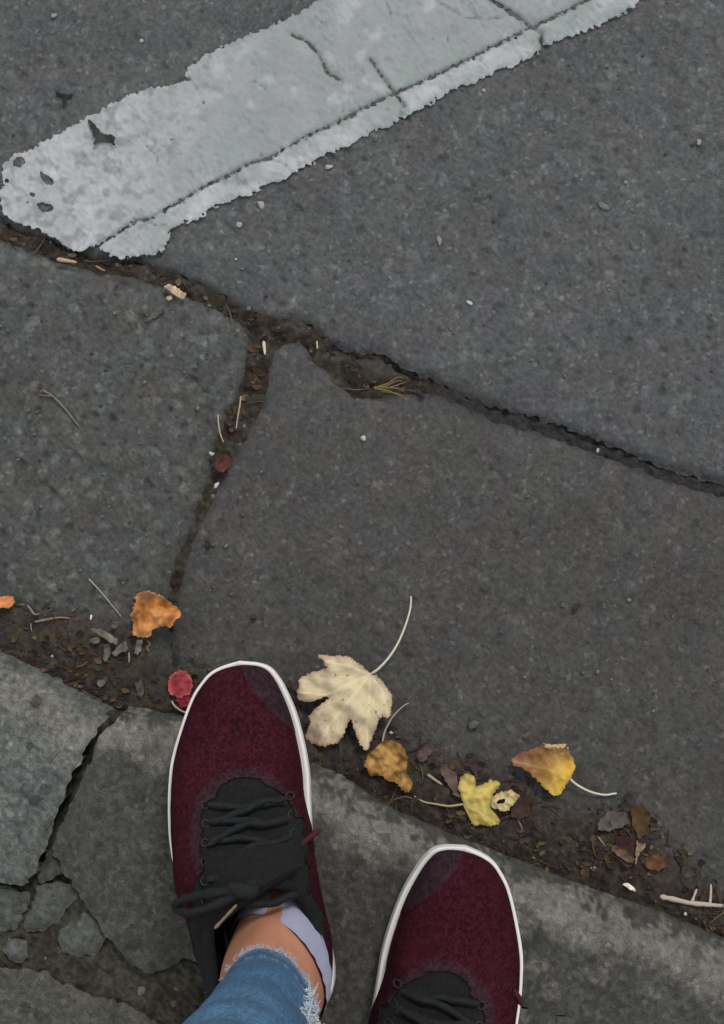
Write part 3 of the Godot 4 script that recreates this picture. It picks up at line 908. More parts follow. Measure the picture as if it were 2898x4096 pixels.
func build_leaves() -> void:
	# the big pale one
	var big := base("maple_leaf")
	tag(big, "large pale cream maple leaf with a long thin stalk beside the shoe toe", "leaf")
	var e1 := [6.8,-36.3, 3.0,-39.7, -1.7,-43.9, -5.9,-47.2, -9.2,-49.3, -17.7,-50.6, -26.1,-50.2, -32.0,-51.6, -35.4,-51.0, -31.2,-47.2, -27.8,-43.0, -26.9,-40.9, -32.8,-39.3, -40.4,-37.2, -47.1,-33.8, -50.3,-30.9, -48.3,-28.8, -50.8,-23.0, -49.9,-18.0, -47.0,-15.5, -40.3,-14.6, -35.2,-15.9, -31.9,-18.0, -25.2,-18.8, -27.7,-15.9, -31.9,-13.0, -36.9,-8.8, -41.1,-3.8, -40.2,2.0, -42.7,8.6, -43.9,12.8, -40.1,16.9, -34.3,18.6, -28.4,19.4, -25.1,17.3, -21.7,17.7, -17.5,15.3, -14.2,11.1, -12.5,5.3, -10.0,-0.5, -8.2,-3.0, -7.1,3.7, -4.2,11.1, -1.6,17.7, 1.7,21.9, 4.6,23.1, 5.9,17.7, 9.2,10.3, 11.8,3.7, 13.4,-2.1, 16.4,-4.6, 19.3,-2.1, 21.4,-3.0, 23.1,-10.5, 23.6,-18.0, 21.0,-23.8, 16.0,-30.5, 11.0,-35.5]
	var v1 := [[6.8,-36.3, -14.3,-26.3, -29.4,-20.5, -47.9,-23.0], [6.8,-36.3, -9.2,-17.1, -24.3,2.0, -32.6,16.9], [6.8,-36.3, 5.9,-13.0, 4.2,3.7, 3.4,21.0], [6.8,-36.3, 15.2,-24.6, 20.2,-6.3], [6.8,-36.3, -9.2,-43.0, -27.8,-46.4]]
	part("blade", leaf_blade(e1, v1, 0.007, 0.012, 0.005, func(x, z, d, v):
		var c := lin(196, 180, 148, 1.12).lerp(lin(200, 184, 122, 1.12), clampf(1.0 - Vector2(x - 0.0, z - 0.09).length() / 0.035, 0.0, 1.0))
		c = c.lerp(lin(186, 166, 142, 1.12), clampf(n_big.get_noise_2d(x * 3.0, z * 3.0) * 2.0 + 0.2, 0.0, 1.0))
		c = c.lerp(lin(120, 70, 60, 1.12), 0.6 * smoothstep(0.025, 0.045, 0.079 - z) * exp(-d / 0.002))
		c = c.lerp(lin(214, 204, 160, 1.12), 0.75 * exp(-v / 0.0008)) * (1.0 - 0.10 * exp(-pow((v - 0.0025) / 0.0012, 2.0)))
		c = c.lerp(lin(92, 76, 58, 1.12), 0.85 * smoothstep(0.52, 0.66, n_mid.get_noise_2d(x * 2.3 + 4.0, z * 2.3)))
		return c * (1.0 + 0.08 * n_fine.get_noise_2d(x, z)), 3, Vector3(0.012, 0.1, -1.0)), mats.leaf, big)
	part("stalk", tube(way([7.2,-36.5, 12.7,-40.3, 21.1,-49.3, 28.7,-61.5, 34.7,-75.9, 38.3,-88.6, 38.9,-98.3], [13, 14, 11, 6, 3, 2]), 0.0010, 0.0007, 8), plain("pale_stalk", srgb(196, 190, 172)), big)
	# the small yellow one with its folded lobe
	var small := base("maple_leaf")
	tag(small, "small bright yellow maple leaf with one pale lobe curled over, in the gutter", "leaf")
	var e2 := [77.9,63.3, 76.4,58.0, 73.7,50.7, 76.5,43.3, 79.7,40.1, 86.7,41.7, 87.7,50.7, 93.6,48.5, 99.0,44.9, 104.4,45.6, 107.6,48.0, 103.8,52.8, 99.4,57.5, 98.3,64.4, 100.7,68.6, 104.6,72.8, 106.3,76.1, 104.0,79.1, 97.5,80.1, 91.1,78.0, 87.9,80.1, 83.7,77.0, 80.5,70.7]
	var v2 := [[77.9,63.3, 81.8,52.8, 81.9,41.7], [77.9,63.3, 90.3,55.9, 103.3,47.0], [77.9,63.3, 90.2,68.6, 102.9,77.5], [77.9,63.3, 83.7,70.7, 87.4,78.5]]
	var yellow := func(x, z, d, v):
		var c := lin(184, 162, 82, 1.18).lerp(lin(160, 148, 76, 1.18), clampf(n_big.get_noise_2d(x * 4.0, z * 4.0) * 2.0 + 0.2, 0.0, 1.0))
		c = c.lerp(lin(176, 166, 118, 1.18), 0.5 * exp(-v / 0.0009))
		c = c.lerp(lin(104, 82, 52, 1.18), 0.7 * exp(-d / 0.0012))
		return c * (1.0 + 0.14 * n_fine.get_noise_2d(x, z))
	part("blade", leaf_blade(e2, v2, 0.013, 0.005, 0.0035, yellow, 5), mats.leaf, small)
	var hole := outline([103.8,60.2, 110.5,58.5, 109.4,62.7, 102.7,63.3], 0.0015)
	tag(part("curled_lobe", leaf_blade([97.4,59.4, 103.9,54.9, 114.6,52.4, 121.0,56.0, 118.2,61.5, 111.2,68.9, 105.3,68.3, 98.4,64.7], [], 0.0165, 0.002, 0.003, func(x, z, d, v): return lin(182, 164, 124, 1.18).lerp(lin(150, 130, 84, 1.18), exp(-d / 0.0015)) * (1.0 + 0.15 * n_fine.get_noise_2d(x, z)), 8, Vector3(0.01, 1.0, -0.2), hole), mats.leaf, small), "pale curled lobe")
	part("stalk", tube(way([78.2,63.3, 66.7,64.9, 56.0,63.3, 47.4,61.7, 39.9,57.2], [16, 14, 12, 11]), 0.0009, 0.0006, 8), plain("yellow_stalk", srgb(168, 150, 116)), small)
	# the yellow and brown one
	var birch := base("birch_leaf")
	tag(birch, "yellow leaf turning brown at its tip with stalk pointing right, on asphalt", "leaf")
	var e3 := [161.0,44.4, 165.5,35.9, 164.0,28.5, 159.3,21.2, 149.1,19.7, 141.6,20.0, 132.9,20.8, 129.7,22.3, 121.0,25.3, 116.1,29.5, 117.1,33.8, 123.0,35.9, 129.4,39.6, 134.7,44.4, 138.9,48.6, 143.1,52.9, 147.4,57.1, 151.7,57.6, 155.5,55.0, 158.3,48.6]
	part("blade", leaf_blade(e3, [[161.0,44.4, 145.6,37.0, 117.7,30.6], [153.0,40.7, 152.1,30.6, 149.1,21.0], [150.9,39.6, 147.5,47.6, 148.5,56.0]], 0.008, 0.005, 0.003, func(x, z, d, v):
		var t = (x - 0.140) / 0.022 + (z - 0.036) / 0.020 + 0.5 * n_big.get_noise_2d(x * 4.0, z * 4.0) + 0.35 * n_mid.get_noise_2d(x * 1.5, z * 1.5)
		var c := blend([lin(120, 78, 62, 1.18), lin(112, 78, 42, 1.18), lin(142, 102, 48, 1.18), lin(184, 146, 54, 1.18), lin(196, 162, 62, 1.18)], t * 0.36 + 0.42)
		c = c.lerp(lin(200, 178, 120, 1.18), 0.4 * exp(-v / 0.0009))
		c = c.lerp(lin(96, 62, 34, 1.18), 0.5 * exp(-d / 0.001))
		return c * (1.0 + 0.16 * n_fine.get_noise_2d(x, z)), 6, Vector3(0.010, 0.3, -1.0)), mats.leaf, birch)
	tag(part("turned_edge", leaf_blade([140.1,16.9, 148.6,18.0, 157.2,18.0, 159.9,21.2, 152.9,19.9, 146.4,21.5, 141.6,19.9], [], 0.0155, 0.001, 0.002, func(x, z, d, v): return lin(176, 150, 108, 1.18) * (1.0 + 0.15 * n_fine.get_noise_2d(x, z)), 8), mats.leaf, birch), "pale turned-up edge")
	part("stalk", tube(way([161.1,44.3, 167.3,49.3, 177.9,54.6, 188.7,57.0, 195.7,56.2, 198.6,55.8], [9, 6, 3, 2, 2]), 0.0010, 0.0008, 8), plain("pale_stalk", srgb(196, 190, 172)), birch)
	# the amber one half hidden in the dirt
	var amber := base("birch_leaf")
	tag(amber, "rotting amber brown leaf below the big pale maple leaf", "leaf")
	part("blade", leaf_blade([15.6,15.6, 23.6,14.6, 31.6,18.7, 35.3,27.9, 34.2,38.9, 39.4,48.4, 36.6,53.8, 31.8,54.5, 27.0,47.4, 20.7,45.7, 14.9,41.6, 6.9,42.3, 2.1,33.7, 4.2,26.2, 10.4,21.1], [[15.6,15.6, 20.1,32.0, 32.1,52.5]], 0.015, 0.004, 0.005, func(x, z, d, v):
		var c := blend([lin(100, 70, 36, 1.18), lin(150, 112, 56, 1.18), lin(170, 132, 76, 1.18)], 0.5 + n_mid.get_noise_2d(x * 1.4, z * 1.4))
		return c.lerp(lin(80, 54, 32, 1.18), 0.6 * exp(-d / 0.0014)) * (1.0 + 0.25 * n_fine.get_noise_2d(x, z)), 12), mats.leaf, amber)
	part("stalk", tube(way([16.0,16.0, 17.7,8.1, 23.7,-3.0, 32.4,-11.6, 36.6,-13.7], [17, 13, 8, 4]), 0.0008, 0.0005, 7), plain("grey_stalk", srgb(150, 138, 124)), amber)
	# orange ones on the left
	var orange := base("dead_leaf")
	tag(orange, "crumpled orange brown dead leaf lying on the crack by the left gutter", "leaf")
	part("blade", leaf_blade([-178.0,-99.5, -169.8,-101.7, -156.6,-97.8, -151.1,-92.4, -143.3,-86.9, -141.9,-81.5, -148.1,-77.1, -150.5,-72.5, -158.4,-73.8, -164.8,-70.6, -165.8,-65.7, -173.4,-64.6, -180.5,-66.8, -179.6,-76.0, -182.2,-82.6, -179.4,-89.1, -177.8,-93.5], [[-180.0,-67.3, -167.2,-81.5, -145.5,-84.7]], 0.010, 0.005, 0.007, func(x, z, d, v):
		var t = 0.45 + 0.8 * n_mid.get_noise_2d(x * 1.2, z * 1.2) + (z + 0.09) * 22.0
		var c := blend([lin(96, 64, 44, 1.18), lin(132, 82, 38, 1.18), lin(168, 110, 56, 1.18), lin(186, 130, 78, 1.18)], t)
		return c.lerp(lin(196, 142, 90, 1.18), 0.4 * exp(-d / 0.001)) * (1.0 + 0.22 * n_fine.get_noise_2d(x, z)), 14), mats.leaf, orange)
	var torn := base("dead_leaf")
	tag(torn, "torn flat orange leaf piece farthest left in the gutter dirt", "leaf")
	part("blade", leaf_blade([-301.8,-95.4, -292.1,-97.8, -282.2,-96.8, -274.1,-97.1, -273.6,-92.4, -274.5,-88.0, -280.8,-87.8, -287.3,-86.4, -299.3,-86.9, -303.8,-91.3], [], 0.012, 0.003, 0.002, func(x, z, d, v): return lin(196, 124, 80, 1.18).lerp(lin(150, 104, 48, 1.18), exp(-d / 0.0014)) * (1.0 + 0.15 * n_fine.get_noise_2d(x, z)), 15), mats.leaf, torn)
	# the round red one
	var red := base("red_petal")
	tag(red, "small round red petal left of the front shoe toe", "petal")
	part("blade", leaf_blade([-151.3,-28.3, -150.0,-33.7, -146.4,-37.5, -142.3,-39.1, -137.4,-38.0, -133.5,-33.7, -131.8,-28.3, -132.8,-23.0, -136.5,-19.2, -141.9,-17.8, -147.4,-19.8, -150.5,-23.5], [], 0.0165, -0.002, 0.0015, func(x, z, d, v):
		var c := blend([lin(96, 34, 40, 1.18), lin(118, 38, 43, 1.18), lin(142, 54, 56, 1.18)], 0.6 + 0.9 * n_mid.get_noise_2d(x * 1.6, z * 1.6))
		return c.lerp(lin(196, 104, 96, 1.18), 0.5 * exp(-d / 0.001)) * (1.0 + 0.2 * n_fine.get_noise_2d(x, z)), 21), mats.leaf, red)
	tag(part("lower_lobe", leaf_blade([-145.2,-19.8, -134.9,-20.9, -131.6,-16.6, -133.6,-11.2, -139.0,-10.2, -143.4,-14.5], [], 0.0135, 0.001, 0.002, func(x, z, d, v): return lin(110, 26, 34, 1.18) * (1.0 + 0.3 * n_fine.get_noise_2d(x, z)), 22), mats.leaf, red), "darker red lobe underneath")
	part("stalk", tube(way([-148.1,-15.5, -146.2,-12.3, -143.1,-9.6, -138.7,-7.1, -133.3,-5.9], [14, 15, 15]), 0.0008, 0.0006, 7), plain("pink_stalk", srgb(178, 150, 142)), red)


# ---------------------------------------------------------------- twigs, chips, pebbles
func ground_at(x: float, z: float) -> float:
	return maxf(asphalt_height(x, z), litter_height(x, z) if litter.at(x, z) > 0.0 else -1.0)


func stick(called: String, label: String, category: String, paths: Array, r: float, c: Color, group := "") -> void:
	var list := []
	for i in paths.size():
		var a: Array = paths[i]
		var p := []
		for k in range(0, a.size(), 2):
			var x: float = a[k] * 0.001
			var z: float = a[k + 1] * 0.001
			p.append(Vector3(x, ground_at(x, z) + r * 1.4, z))
		list.append(tube(p, r if i == 0 else r * 0.6, r * 0.6 if i == 0 else r * 0.35, 7, 0.35))
	tag(part(called, joined(list), plain("stick_" + c.to_html(), c)), label, category, group)


func chip(called: String, label: String, category: String, a: Array, lift: float, thick: float, bend: float, c: Color, group := "", seed_value := 1) -> void:
	var q := pts(a)
	var mid := Vector2.ZERO
	for v in q:
		mid += v / q.size()
	tag(part(called, chip_mesh(a, ground_at(mid.x, mid.y) + lift, thick, bend, seed_value, c.srgb_to_linear()), mats.crumb), label, category, group)


func pebble(called: String, label: String, a: Array, r: float, c: Color, group: String, seed_value: int, on_y := -1.0, long := 1.0, turn := 0.0) -> void:
	var x: float = a[0] * 0.001
	var z: float = a[1] * 0.001
	var o := part(called, pebble_mesh(r * 0.8, seed_value, 0.75, long), plain("pebble_" + c.to_html(), c, 0.7))
	o.position = Vector3(x, (ground_at(x, z) if on_y < 0.0 else on_y) + r * 0.45, z)
	o.rotation.y = turn
	tag(o, label, called.replace("_", " "), group)


func build_debris() -> void:
	var grey_brown := srgb(112, 102, 92)
	var tan_c := srgb(176, 154, 130)
	var dark := srgb(64, 54, 48)
	stick("twig", "dark forked grey twig lying alone on the left asphalt slab", "twig", [[-258.5,-265.1, -250.0,-260.0, -240.8,-250.8, -233.3,-241.6, -228.1,-235.3], [-251.5,-260.0, -255.8,-260.7, -261.7,-261.5]], 0.0011, grey_brown)
	stick("leaf_stalk", "thin pale stalk pointing at the crumpled orange leaf", "stalk", [[-217.4,-112.0, -208.2,-102.4, -199.1,-91.8, -190.8,-81.9]], 0.0007, srgb(150, 142, 132))
	stick("leaf_stalk", "pale curved stalk leaning left of the branching crack", "stalk", [[-116.5,-245.2, -115.7,-236.1, -114.1,-228.7, -111.5,-222.5]], 0.0007, srgb(166, 152, 136))
	stick("leaf_stalk", "pale upright stalk lying inside the branching crack", "stalk", [[-97.9,-260.7, -99.3,-250.8, -100.6,-241.6, -101.6,-233.5]], 0.0008, srgb(158, 142, 126))
	stick("wood_splinter", "short white splinter at the top of the branching crack", "splinter", [[-79.9,-305.6, -79.1,-298.9, -78.7,-294.4]], 0.0016, srgb(196, 186, 164))
	stick("wood_splinter", "tiny pale splinter beside the crack junction below the chunk", "splinter", [[-36.7,-306.3, -36.3,-300.0]], 0.0008, srgb(186, 176, 150))
	stick("wood_splinter", "pale flat splinter under the left end of the painted line", "splinter", [[-249.7,-374.4, -242.3,-373.2, -233.5,-371.7]], 0.0019, srgb(168, 146, 120))
	stick("wood_splinter", "small tan splinter just right of the flat splinter under the painted line", "splinter", [[-218.1,-369.1, -214.4,-367.2, -210.3,-364.9]], 0.0010, srgb(150, 122, 98))
	chip("wood_chip", "tan rectangular wood chip lying in the crack below the painted line", "wood chip", [-161.4,-350.9, -157.8,-354.0, -149.7,-349.4, -143.0,-344.9, -144.4,-341.9, -148.4,-341.2, -154.7,-345.7], 0.002, 0.0022, 0.0, tan_c)
	chip("wood_chip", "small tan crumb under the rectangular wood chip", "wood chip", [-160.5,-342.7, -156.2,-344.2, -153.9,-341.2, -158.3,-339.7], 0.001, 0.0014, 0.0, srgb(160, 136, 112))
	chip("bark_flake", "dark flat flake lying on the left slab below the wood chip", "bark flake", [-177.3,-323.9, -170.1,-329.5, -162.5,-333.6, -160.3,-331.4, -167.5,-326.1, -175.4,-321.7], 0.0008, 0.001, 0.0, srgb(74, 72, 68))
	stick("leaf_stalk", "curved grey stalk lying across the left gutter dirt", "stalk", [[-257.9,-77.2, -249.7,-79.0, -242.1,-80.6, -236.7,-80.9, -230.7,-80.4]], 0.0012, srgb(118, 106, 94))
	stick("twig", "small hooked twig beside the torn orange leaf piece", "twig", [[-264.9,-90.5, -261.5,-86.7, -258.6,-83.4, -254.8,-83.7], [-261.1,-76.3, -260.3,-73.0, -259.3,-69.7]], 0.0012, srgb(122, 112, 102))
	chip("paper_scrap", "tiny upright white scrap in the left gutter dirt", "scrap", [-214.7,-83.4, -212.9,-83.9, -213.5,-80.6, -214.2,-78.7, -215.3,-79.3], 0.002, 0.001, 0.0, srgb(214, 206, 188))
	# bark flakes piled under the orange leaf
	var k := 0
	for a in [[[-212.7,-71.1, -206.2,-71.9, -197.4,-67.3, -190.6,-62.8, -191.8,-59.9, -197.3,-60.8, -203.9,-65.7], "long bark flake on top of the pile under the orange leaf", 108, 0.006],
		[[-213.1,-63.0, -208.2,-65.1, -204.9,-63.5, -206.0,-60.8, -210.3,-59.7], "small bark flake left of the pile under the orange leaf", 98, 0.004],
		[[-201.6,-58.6, -197.2,-59.2, -196.8,-52.1, -199.1,-46.2, -202.1,-46.5], "upright bark flake at the bottom of the pile", 88, 0.003],
		[[-195.4,-52.1, -190.7,-58.6, -184.8,-62.4, -183.5,-54.3, -188.4,-53.2, -192.7,-50.0], "broad curved bark flake in the middle of the pile", 96, 0.004],
		[[-177.2,-63.0, -172.3,-62.8, -173.8,-54.3, -176.4,-51.1, -178.6,-53.2], "narrow bark flake hanging below the orange leaf", 104, 0.004],
		[[-197.5,-72.8, -195.5,-77.1, -192.2,-76.0, -194.3,-71.7], "tiny bark flake above the pile near the thin stalk", 92, 0.004],
		[[-176.5,-29.5, -171.6,-30.5, -169.5,-23.0, -170.8,-18.2, -174.7,-19.8], "flat grey flake beside the kerb joint, left of the red petal", 78, 0.003],
		[[-206.8,-30.0, -202.0,-31.6, -200.3,-28.4, -204.0,-25.7], "small grey flake at the corner of the left kerb stone", 104, 0.003]]:
		var v: float = a[2]
		chip("bark_flake", a[1], "bark flake", a[0], a[3], 0.0012, 0.0015, srgb(v, v * 0.92, v * 0.84), "bark flakes by the kerb joint", 30 + k)
		k += 1
	stick("leaf_stalk", "short pale stalk standing out below the bark pile", "stalk", [[-183.3,-53.3, -182.6,-49.0, -182.7,-45.5]], 0.0009, srgb(140, 130, 112))
	stick("leaf_stalk", "curled brown stalk under the right side of the orange leaf", "stalk", [[-169.9,-63.1, -167.6,-59.8, -169.8,-57.7, -168.1,-53.9]], 0.0010, srgb(124, 100, 66))
	# brown pieces right of the pale leaf
	chip("leaf_fragment", "dull brown leaf fragment right of the amber leaf", "leaf fragment", [42.2,28.4, 47.6,19.9, 52.5,17.8, 60.0,16.7, 57.9,21.0, 52.4,26.3, 48.1,31.6, 44.3,31.1], 0.005, 0.0006, 0.004, srgb(84, 68, 64), "brown leaf fragments in the right gutter", 41)
	chip("leaf_fragment", "purple brown leaf fragment left of the yellow maple leaf", "leaf fragment", [59.9,36.4, 64.8,33.7, 70.1,39.0, 73.8,43.3, 73.2,51.7, 75.3,58.0, 71.0,57.0, 66.8,48.5, 62.5,43.3], 0.004, 0.0006, 0.004, srgb(98, 80, 76), "brown leaf fragments in the right gutter", 42)
	chip("leaf_fragment", "dark brown leaf fragment above the yellow maple leaf", "leaf fragment", [80.9,30.5, 86.3,29.0, 93.8,31.1, 95.9,34.8, 90.5,39.0, 88.3,44.3, 85.1,36.9], 0.004, 0.0006, 0.004, srgb(66, 54, 58), "brown leaf fragments in the right gutter", 43)
	chip("leaf_fragment", "dark brown leaf fragment right of the curled yellow lobe", "leaf fragment", [114.8,65.4, 120.3,59.1, 125.7,57.0, 132.0,64.4, 128.7,71.7, 121.1,74.9, 114.7,72.8], 0.003, 0.0006, 0.003, srgb(62, 44, 40), "brown leaf fragments in the right gutter", 44)
	stick("wood_splinter", "short pale splinter between the amber and yellow maple leaves", "splinter", [[50.7,41.1, 56.1,44.9, 62.0,48.8]], 0.0014, srgb(160, 140, 122))
	chip("leaf_fragment", "flat grey leaf fragment with dark shade right of the yellow leaves", "leaf fragment", [181.3,82.4, 182.8,77.0, 189.9,69.5, 203.0,70.2, 205.5,78.0, 199.2,81.7, 189.5,83.8], 0.004, 0.0008, 0.003, srgb(84, 78, 72), "brown leaf fragments in the right gutter", 45)
	chip("leaf_fragment", "curled tan leaf fragment in the right gutter pile", "leaf fragment", [189.7,96.2, 193.0,94.5, 201.2,98.6, 207.6,104.2, 205.9,107.5, 201.0,105.9, 194.5,101.0], 0.006, 0.0007, 0.004, srgb(92, 76, 60), "brown leaf fragments in the right gutter", 46)
	chip("leaf_fragment", "forked tan leaf rib in the right gutter pile", "leaf fragment", [210.4,90.0, 214.4,94.1, 218.2,91.7, 215.7,97.1, 212.1,101.5, 209.6,108.5, 208.2,107.8, 210.1,99.1], 0.007, 0.0007, 0.002, srgb(122, 106, 84), "brown leaf fragments in the right gutter", 47)
	chip("leaf_fragment", "dark maroon leaf fragment at the centre of the right gutter pile", "leaf fragment", [193.6,89.0, 202.2,86.3, 212.3,94.7, 210.3,106.5, 201.6,111.5, 195.7,101.5], 0.002, 0.0007, 0.006, srgb(64, 42, 42), "brown leaf fragments in the right gutter", 48)
	chip("leaf_fragment", "olive brown leaf fragment topmost in the right gutter pile", "leaf fragment", [207.8,67.7, 216.6,62.7, 223.9,72.8, 221.1,86.3, 213.1,89.7, 209.3,79.6], 0.002, 0.0007, 0.005, srgb(74, 58, 36), "brown leaf fragments in the right gutter", 49)
	chip("leaf_fragment", "rusty leaf fragment lowest in the right gutter pile", "leaf fragment", [215.5,104.8, 225.9,101.5, 236.0,106.5, 229.0,113.2, 218.7,112.5], 0.003, 0.0007, 0.004, srgb(88, 62, 40), "brown leaf fragments in the right gutter", 50)
	stick("twig", "long pale branched twig at the right edge of the gutter", "twig", [[227.6,132.8, 237.8,134.8, 251.3,137.8, 268.3,139.7, 295.5,142.1, 312.4,144.0], [252.0,137.4, 254.9,132.1, 257.1,127.8], [266.6,139.1, 267.9,131.1, 268.8,124.5]], 0.0021, srgb(172, 158, 142))
	stick("twig", "short grey twig in the dirt below the curled yellow lobe", "twig", [[120.0,75.4, 122.1,79.1, 123.7,83.3]], 0.0010, srgb(116, 102, 90))
	stick("twig", "thin grey twig near the kerb under the right gutter pile", "twig", [[181.9,88.3, 184.9,92.4, 187.5,96.4]], 0.0008, srgb(128, 116, 100))
	# dry grass in the junction of the cracks
	var blades := []
	for a in [[13.0,-268.1, 21.0,-270.3, 28.2,-274.8, 33.7,-275.5], [13.7,-266.6, 23.9,-266.6, 33.6,-265.1], [10.1,-266.6, 21.7,-263.7, 36.1,-257.8], [18.1,-265.9, 28.2,-268.8, 36.2,-271.8], [9.4,-267.4, 19.2,-268.1, 27.5,-271.8, 32.6,-272.5], [15.5,-264.4, 26.4,-262.2, 33.6,-260.7]]:
		blades.append(tube(way(a, [2, 4, 5, 3]), 0.0008, 0.0003, 5))
	tag(part("dry_grass_tuft", joined(blades), plain("dry_grass", srgb(116, 100, 62))), "small tuft of dry yellow grass at the fork of the crack", "grass tuft")
	chip("rusty_leaf_scrap", "rusty red leaf scrap wedged in the lower branching crack", "leaf scrap", [-116.7,-208.6, -110.3,-212.3, -104.2,-207.9, -106.6,-201.4, -112.6,-197.0, -117.7,-200.6], 0.002, 0.0008, 0.003, srgb(80, 46, 40))
	# dark scraps at the top
	chip("black_leaf_scrap", "pointed black leaf scrap stuck on the left end of the painted line", "leaf scrap", [-229.0,-495.4, -225.2,-492.4, -219.9,-488.2, -215.8,-483.3, -212.8,-480.3, -208.8,-480.9, -203.9,-477.3, -204.7,-475.5, -203.9,-468.9, -206.9,-473.1, -212.7,-474.9, -217.9,-474.3, -221.2,-470.9, -221.9,-473.1, -220.2,-476.7, -223.9,-485.2], 0.0035, 0.0008, 0.001, srgb(54, 56, 55))
	chip("black_leaf_scrap", "small black leaf scrap on the asphalt above the painted line", "leaf scrap", [-256.0,-520.3, -252.4,-517.8, -247.8,-516.6, -239.7,-516.6, -241.9,-514.2, -246.0,-513.0, -246.4,-506.9, -249.3,-508.1, -248.6,-513.0, -253.5,-515.4], 0.001, 0.0008, 0.001, srgb(38, 40, 40))
	# white specks
	var specks := "small white stones and paint crumbs scattered on the road"
	var i := 0
	for s in [[[1.1,-225.8], 0.0027, "white crumb alone in the middle of the lower slab", 210], [[189.8,-215.9], 0.0016, "tiny white stone just below the right crack", 200], [[87.9,-338.1], 0.0018, "tiny white stone right of centre above the crack", 215],
		[[-101.0,-404.4], 0.0030, "white paint crumb below the painted line, left of the pair", 190], [[-83.2,-421.6], 0.0033, "larger white paint crumb close under the painted line", 180], [[-27.3,-454.6], 0.0022, "white paint crumb under the middle of the painted line", 190], [[-103.3,-375.1], 0.0015, "tiny white stone below the paint crumbs, near the crack", 190],
		[[-121.1,-213.0], 0.0020, "white bit on the left rim of the branching crack", 200], [[-116.8,-187.5], 0.0018, "white sliver low in the branching crack", 215], [[-184.8,-564.7], 0.0022, "white grain on the asphalt above the painted line", 200], [[-258.7,-586.5], 0.0022, "grey white grain in the upper left asphalt", 165],
		[[63.5,-391.0], 0.0026, "pale flat stone in the asphalt right of the painted line", 150], [[101.6,-520.3], 0.0020, "white crumb by the ragged edge of the painted line", 180], [[279.6,-475.5], 0.0024, "pale stone near the right side of the asphalt", 165], [[198.7,-420.4], 0.0034, "round grey stone set in the right asphalt", 128],
		[[218.0,-440.7], 0.0022, "oval pale stone above the round grey stone", 150], [[-39.5,-458.1], 0.0016, "tiny crumb touching the painted line edge", 180], [[177.1,111.8], 0.0013, "tiny white bead on the gutter side near the right shoe", 220], [[247.3,146.1], 0.0018, "white bead below the pale branched twig", 230],
		[[22.7,9.1], 0.0014, "tiny white bead above the amber leaf", 215], [[169.3,-89.3], 0.0026, "dark stone sunk in the lower right slab", 52], [[-85.6,-81.5], 0.0030, "dark stone in the slab above the front shoe", 60], [[87.6,2.9], 0.0042, "grey stone on the slab above the yellow maple leaf", 96],
		[[-123.3,-139.2], 0.0024, "dark stone right of the fading crack", 40], [[-242.8,-50.2], 0.0016, "white grain in the dirt above the left kerb stone", 190]]:
		var v: float = s[3]
		pebble("pebble", s[2], s[0], s[1], srgb(v * 0.82, v * 0.81, v * 0.79), specks, 60 + i, -1.0, 1.0 + 0.5 * (i % 3), i * 1.3)
		i += 1
	chip("white_shell_chip", "white triangular chip beside the kerb under the right gutter pile", "chip", [198.9,123.2, 202.7,122.6, 206.1,124.6, 208.7,128.6, 204.6,127.6], 0.003, 0.0014, 0.002, srgb(222, 212, 198))
	for s in [[[-164.5,198.9], 0.0042, "round grey pebble on the damp soil near the jeans", 100], [[-156.1,205.0], 0.0040, "second grey pebble on the damp soil, lower than the first", 96], [[-140.1,208.2], 0.0034, "small brown pebble on the damp soil closest to the jeans", 78], [[-237.4,175.4], 0.0030, "pale pebble in the soil beside the round concrete lump", 104], [[-248.4,183.2], 0.0026, "whitish pebble at the tip of the pavement slab", 130]]:
		var v: float = s[3]
		pebble("pebble", s[2], s[0], s[1], srgb(v, v * 0.97, v * 0.9), "pebbles on the soil behind the kerb", 90 + i, 0.031)
		i += 1


# ---------------------------------------------------------------- the person
const SHOE_L := 0.267
var sole_s := PackedFloat32Array([0, 2.3, 5.7, 12, 22, 42, 66, 86, 106, 126, 146, 173, 206, 235, 255, 264, 267])
var sole_lat := PackedFloat32Array([0, 12, 21, 28.5, 36.8, 47, 56.5, 60.5, 62.5, 63, 61, 54, 46, 40, 30, 16, 0])
var sole_med := PackedFloat32Array([0, 12.5, 21, 26.5, 31.5, 38, 42, 43.5, 42.5, 41.5, 41, 43, 47, 48, 38, 22, 0])
var up_s := PackedFloat32Array([0, 4, 12, 30, 60, 90, 115, 140, 160, 185, 210, 240, 256, 263, 267])
var up_h := PackedFloat32Array([0, 14, 26, 36, 42, 50, 60, 74, 82, 82, 77, 74, 72, 58, 10])


func table(xs: PackedFloat32Array, ys: PackedFloat32Array, x: float) -> float:
	x = clampf(x, xs[0], xs[-1])
	var k := 0
	while k < xs.size() - 2 and x > xs[k + 1]:
		k += 1
	var t := (x - xs[k]) / (xs[k + 1] - xs[k])
	var m0 := (ys[k + 1] - ys[k]) if k == 0 else (ys[k + 1] - ys[k - 1]) / (xs[k + 1] - xs[k - 1]) * (xs[k + 1] - xs[k])
	var m1 := (ys[k + 1] - ys[k]) if k >= xs.size() - 2 else (ys[k + 2] - ys[k]) / (xs[k + 2] - xs[k]) * (xs[k + 1] - xs[k])
	var t2 := t * t
	var t3 := t2 * t
	return (2.0 * t3 - 3.0 * t2 + 1.0) * ys[k] + (t3 - 2.0 * t2 + t) * m0 + (-2.0 * t3 + 3.0 * t2) * ys[k + 1] + (t3 - t2) * m1


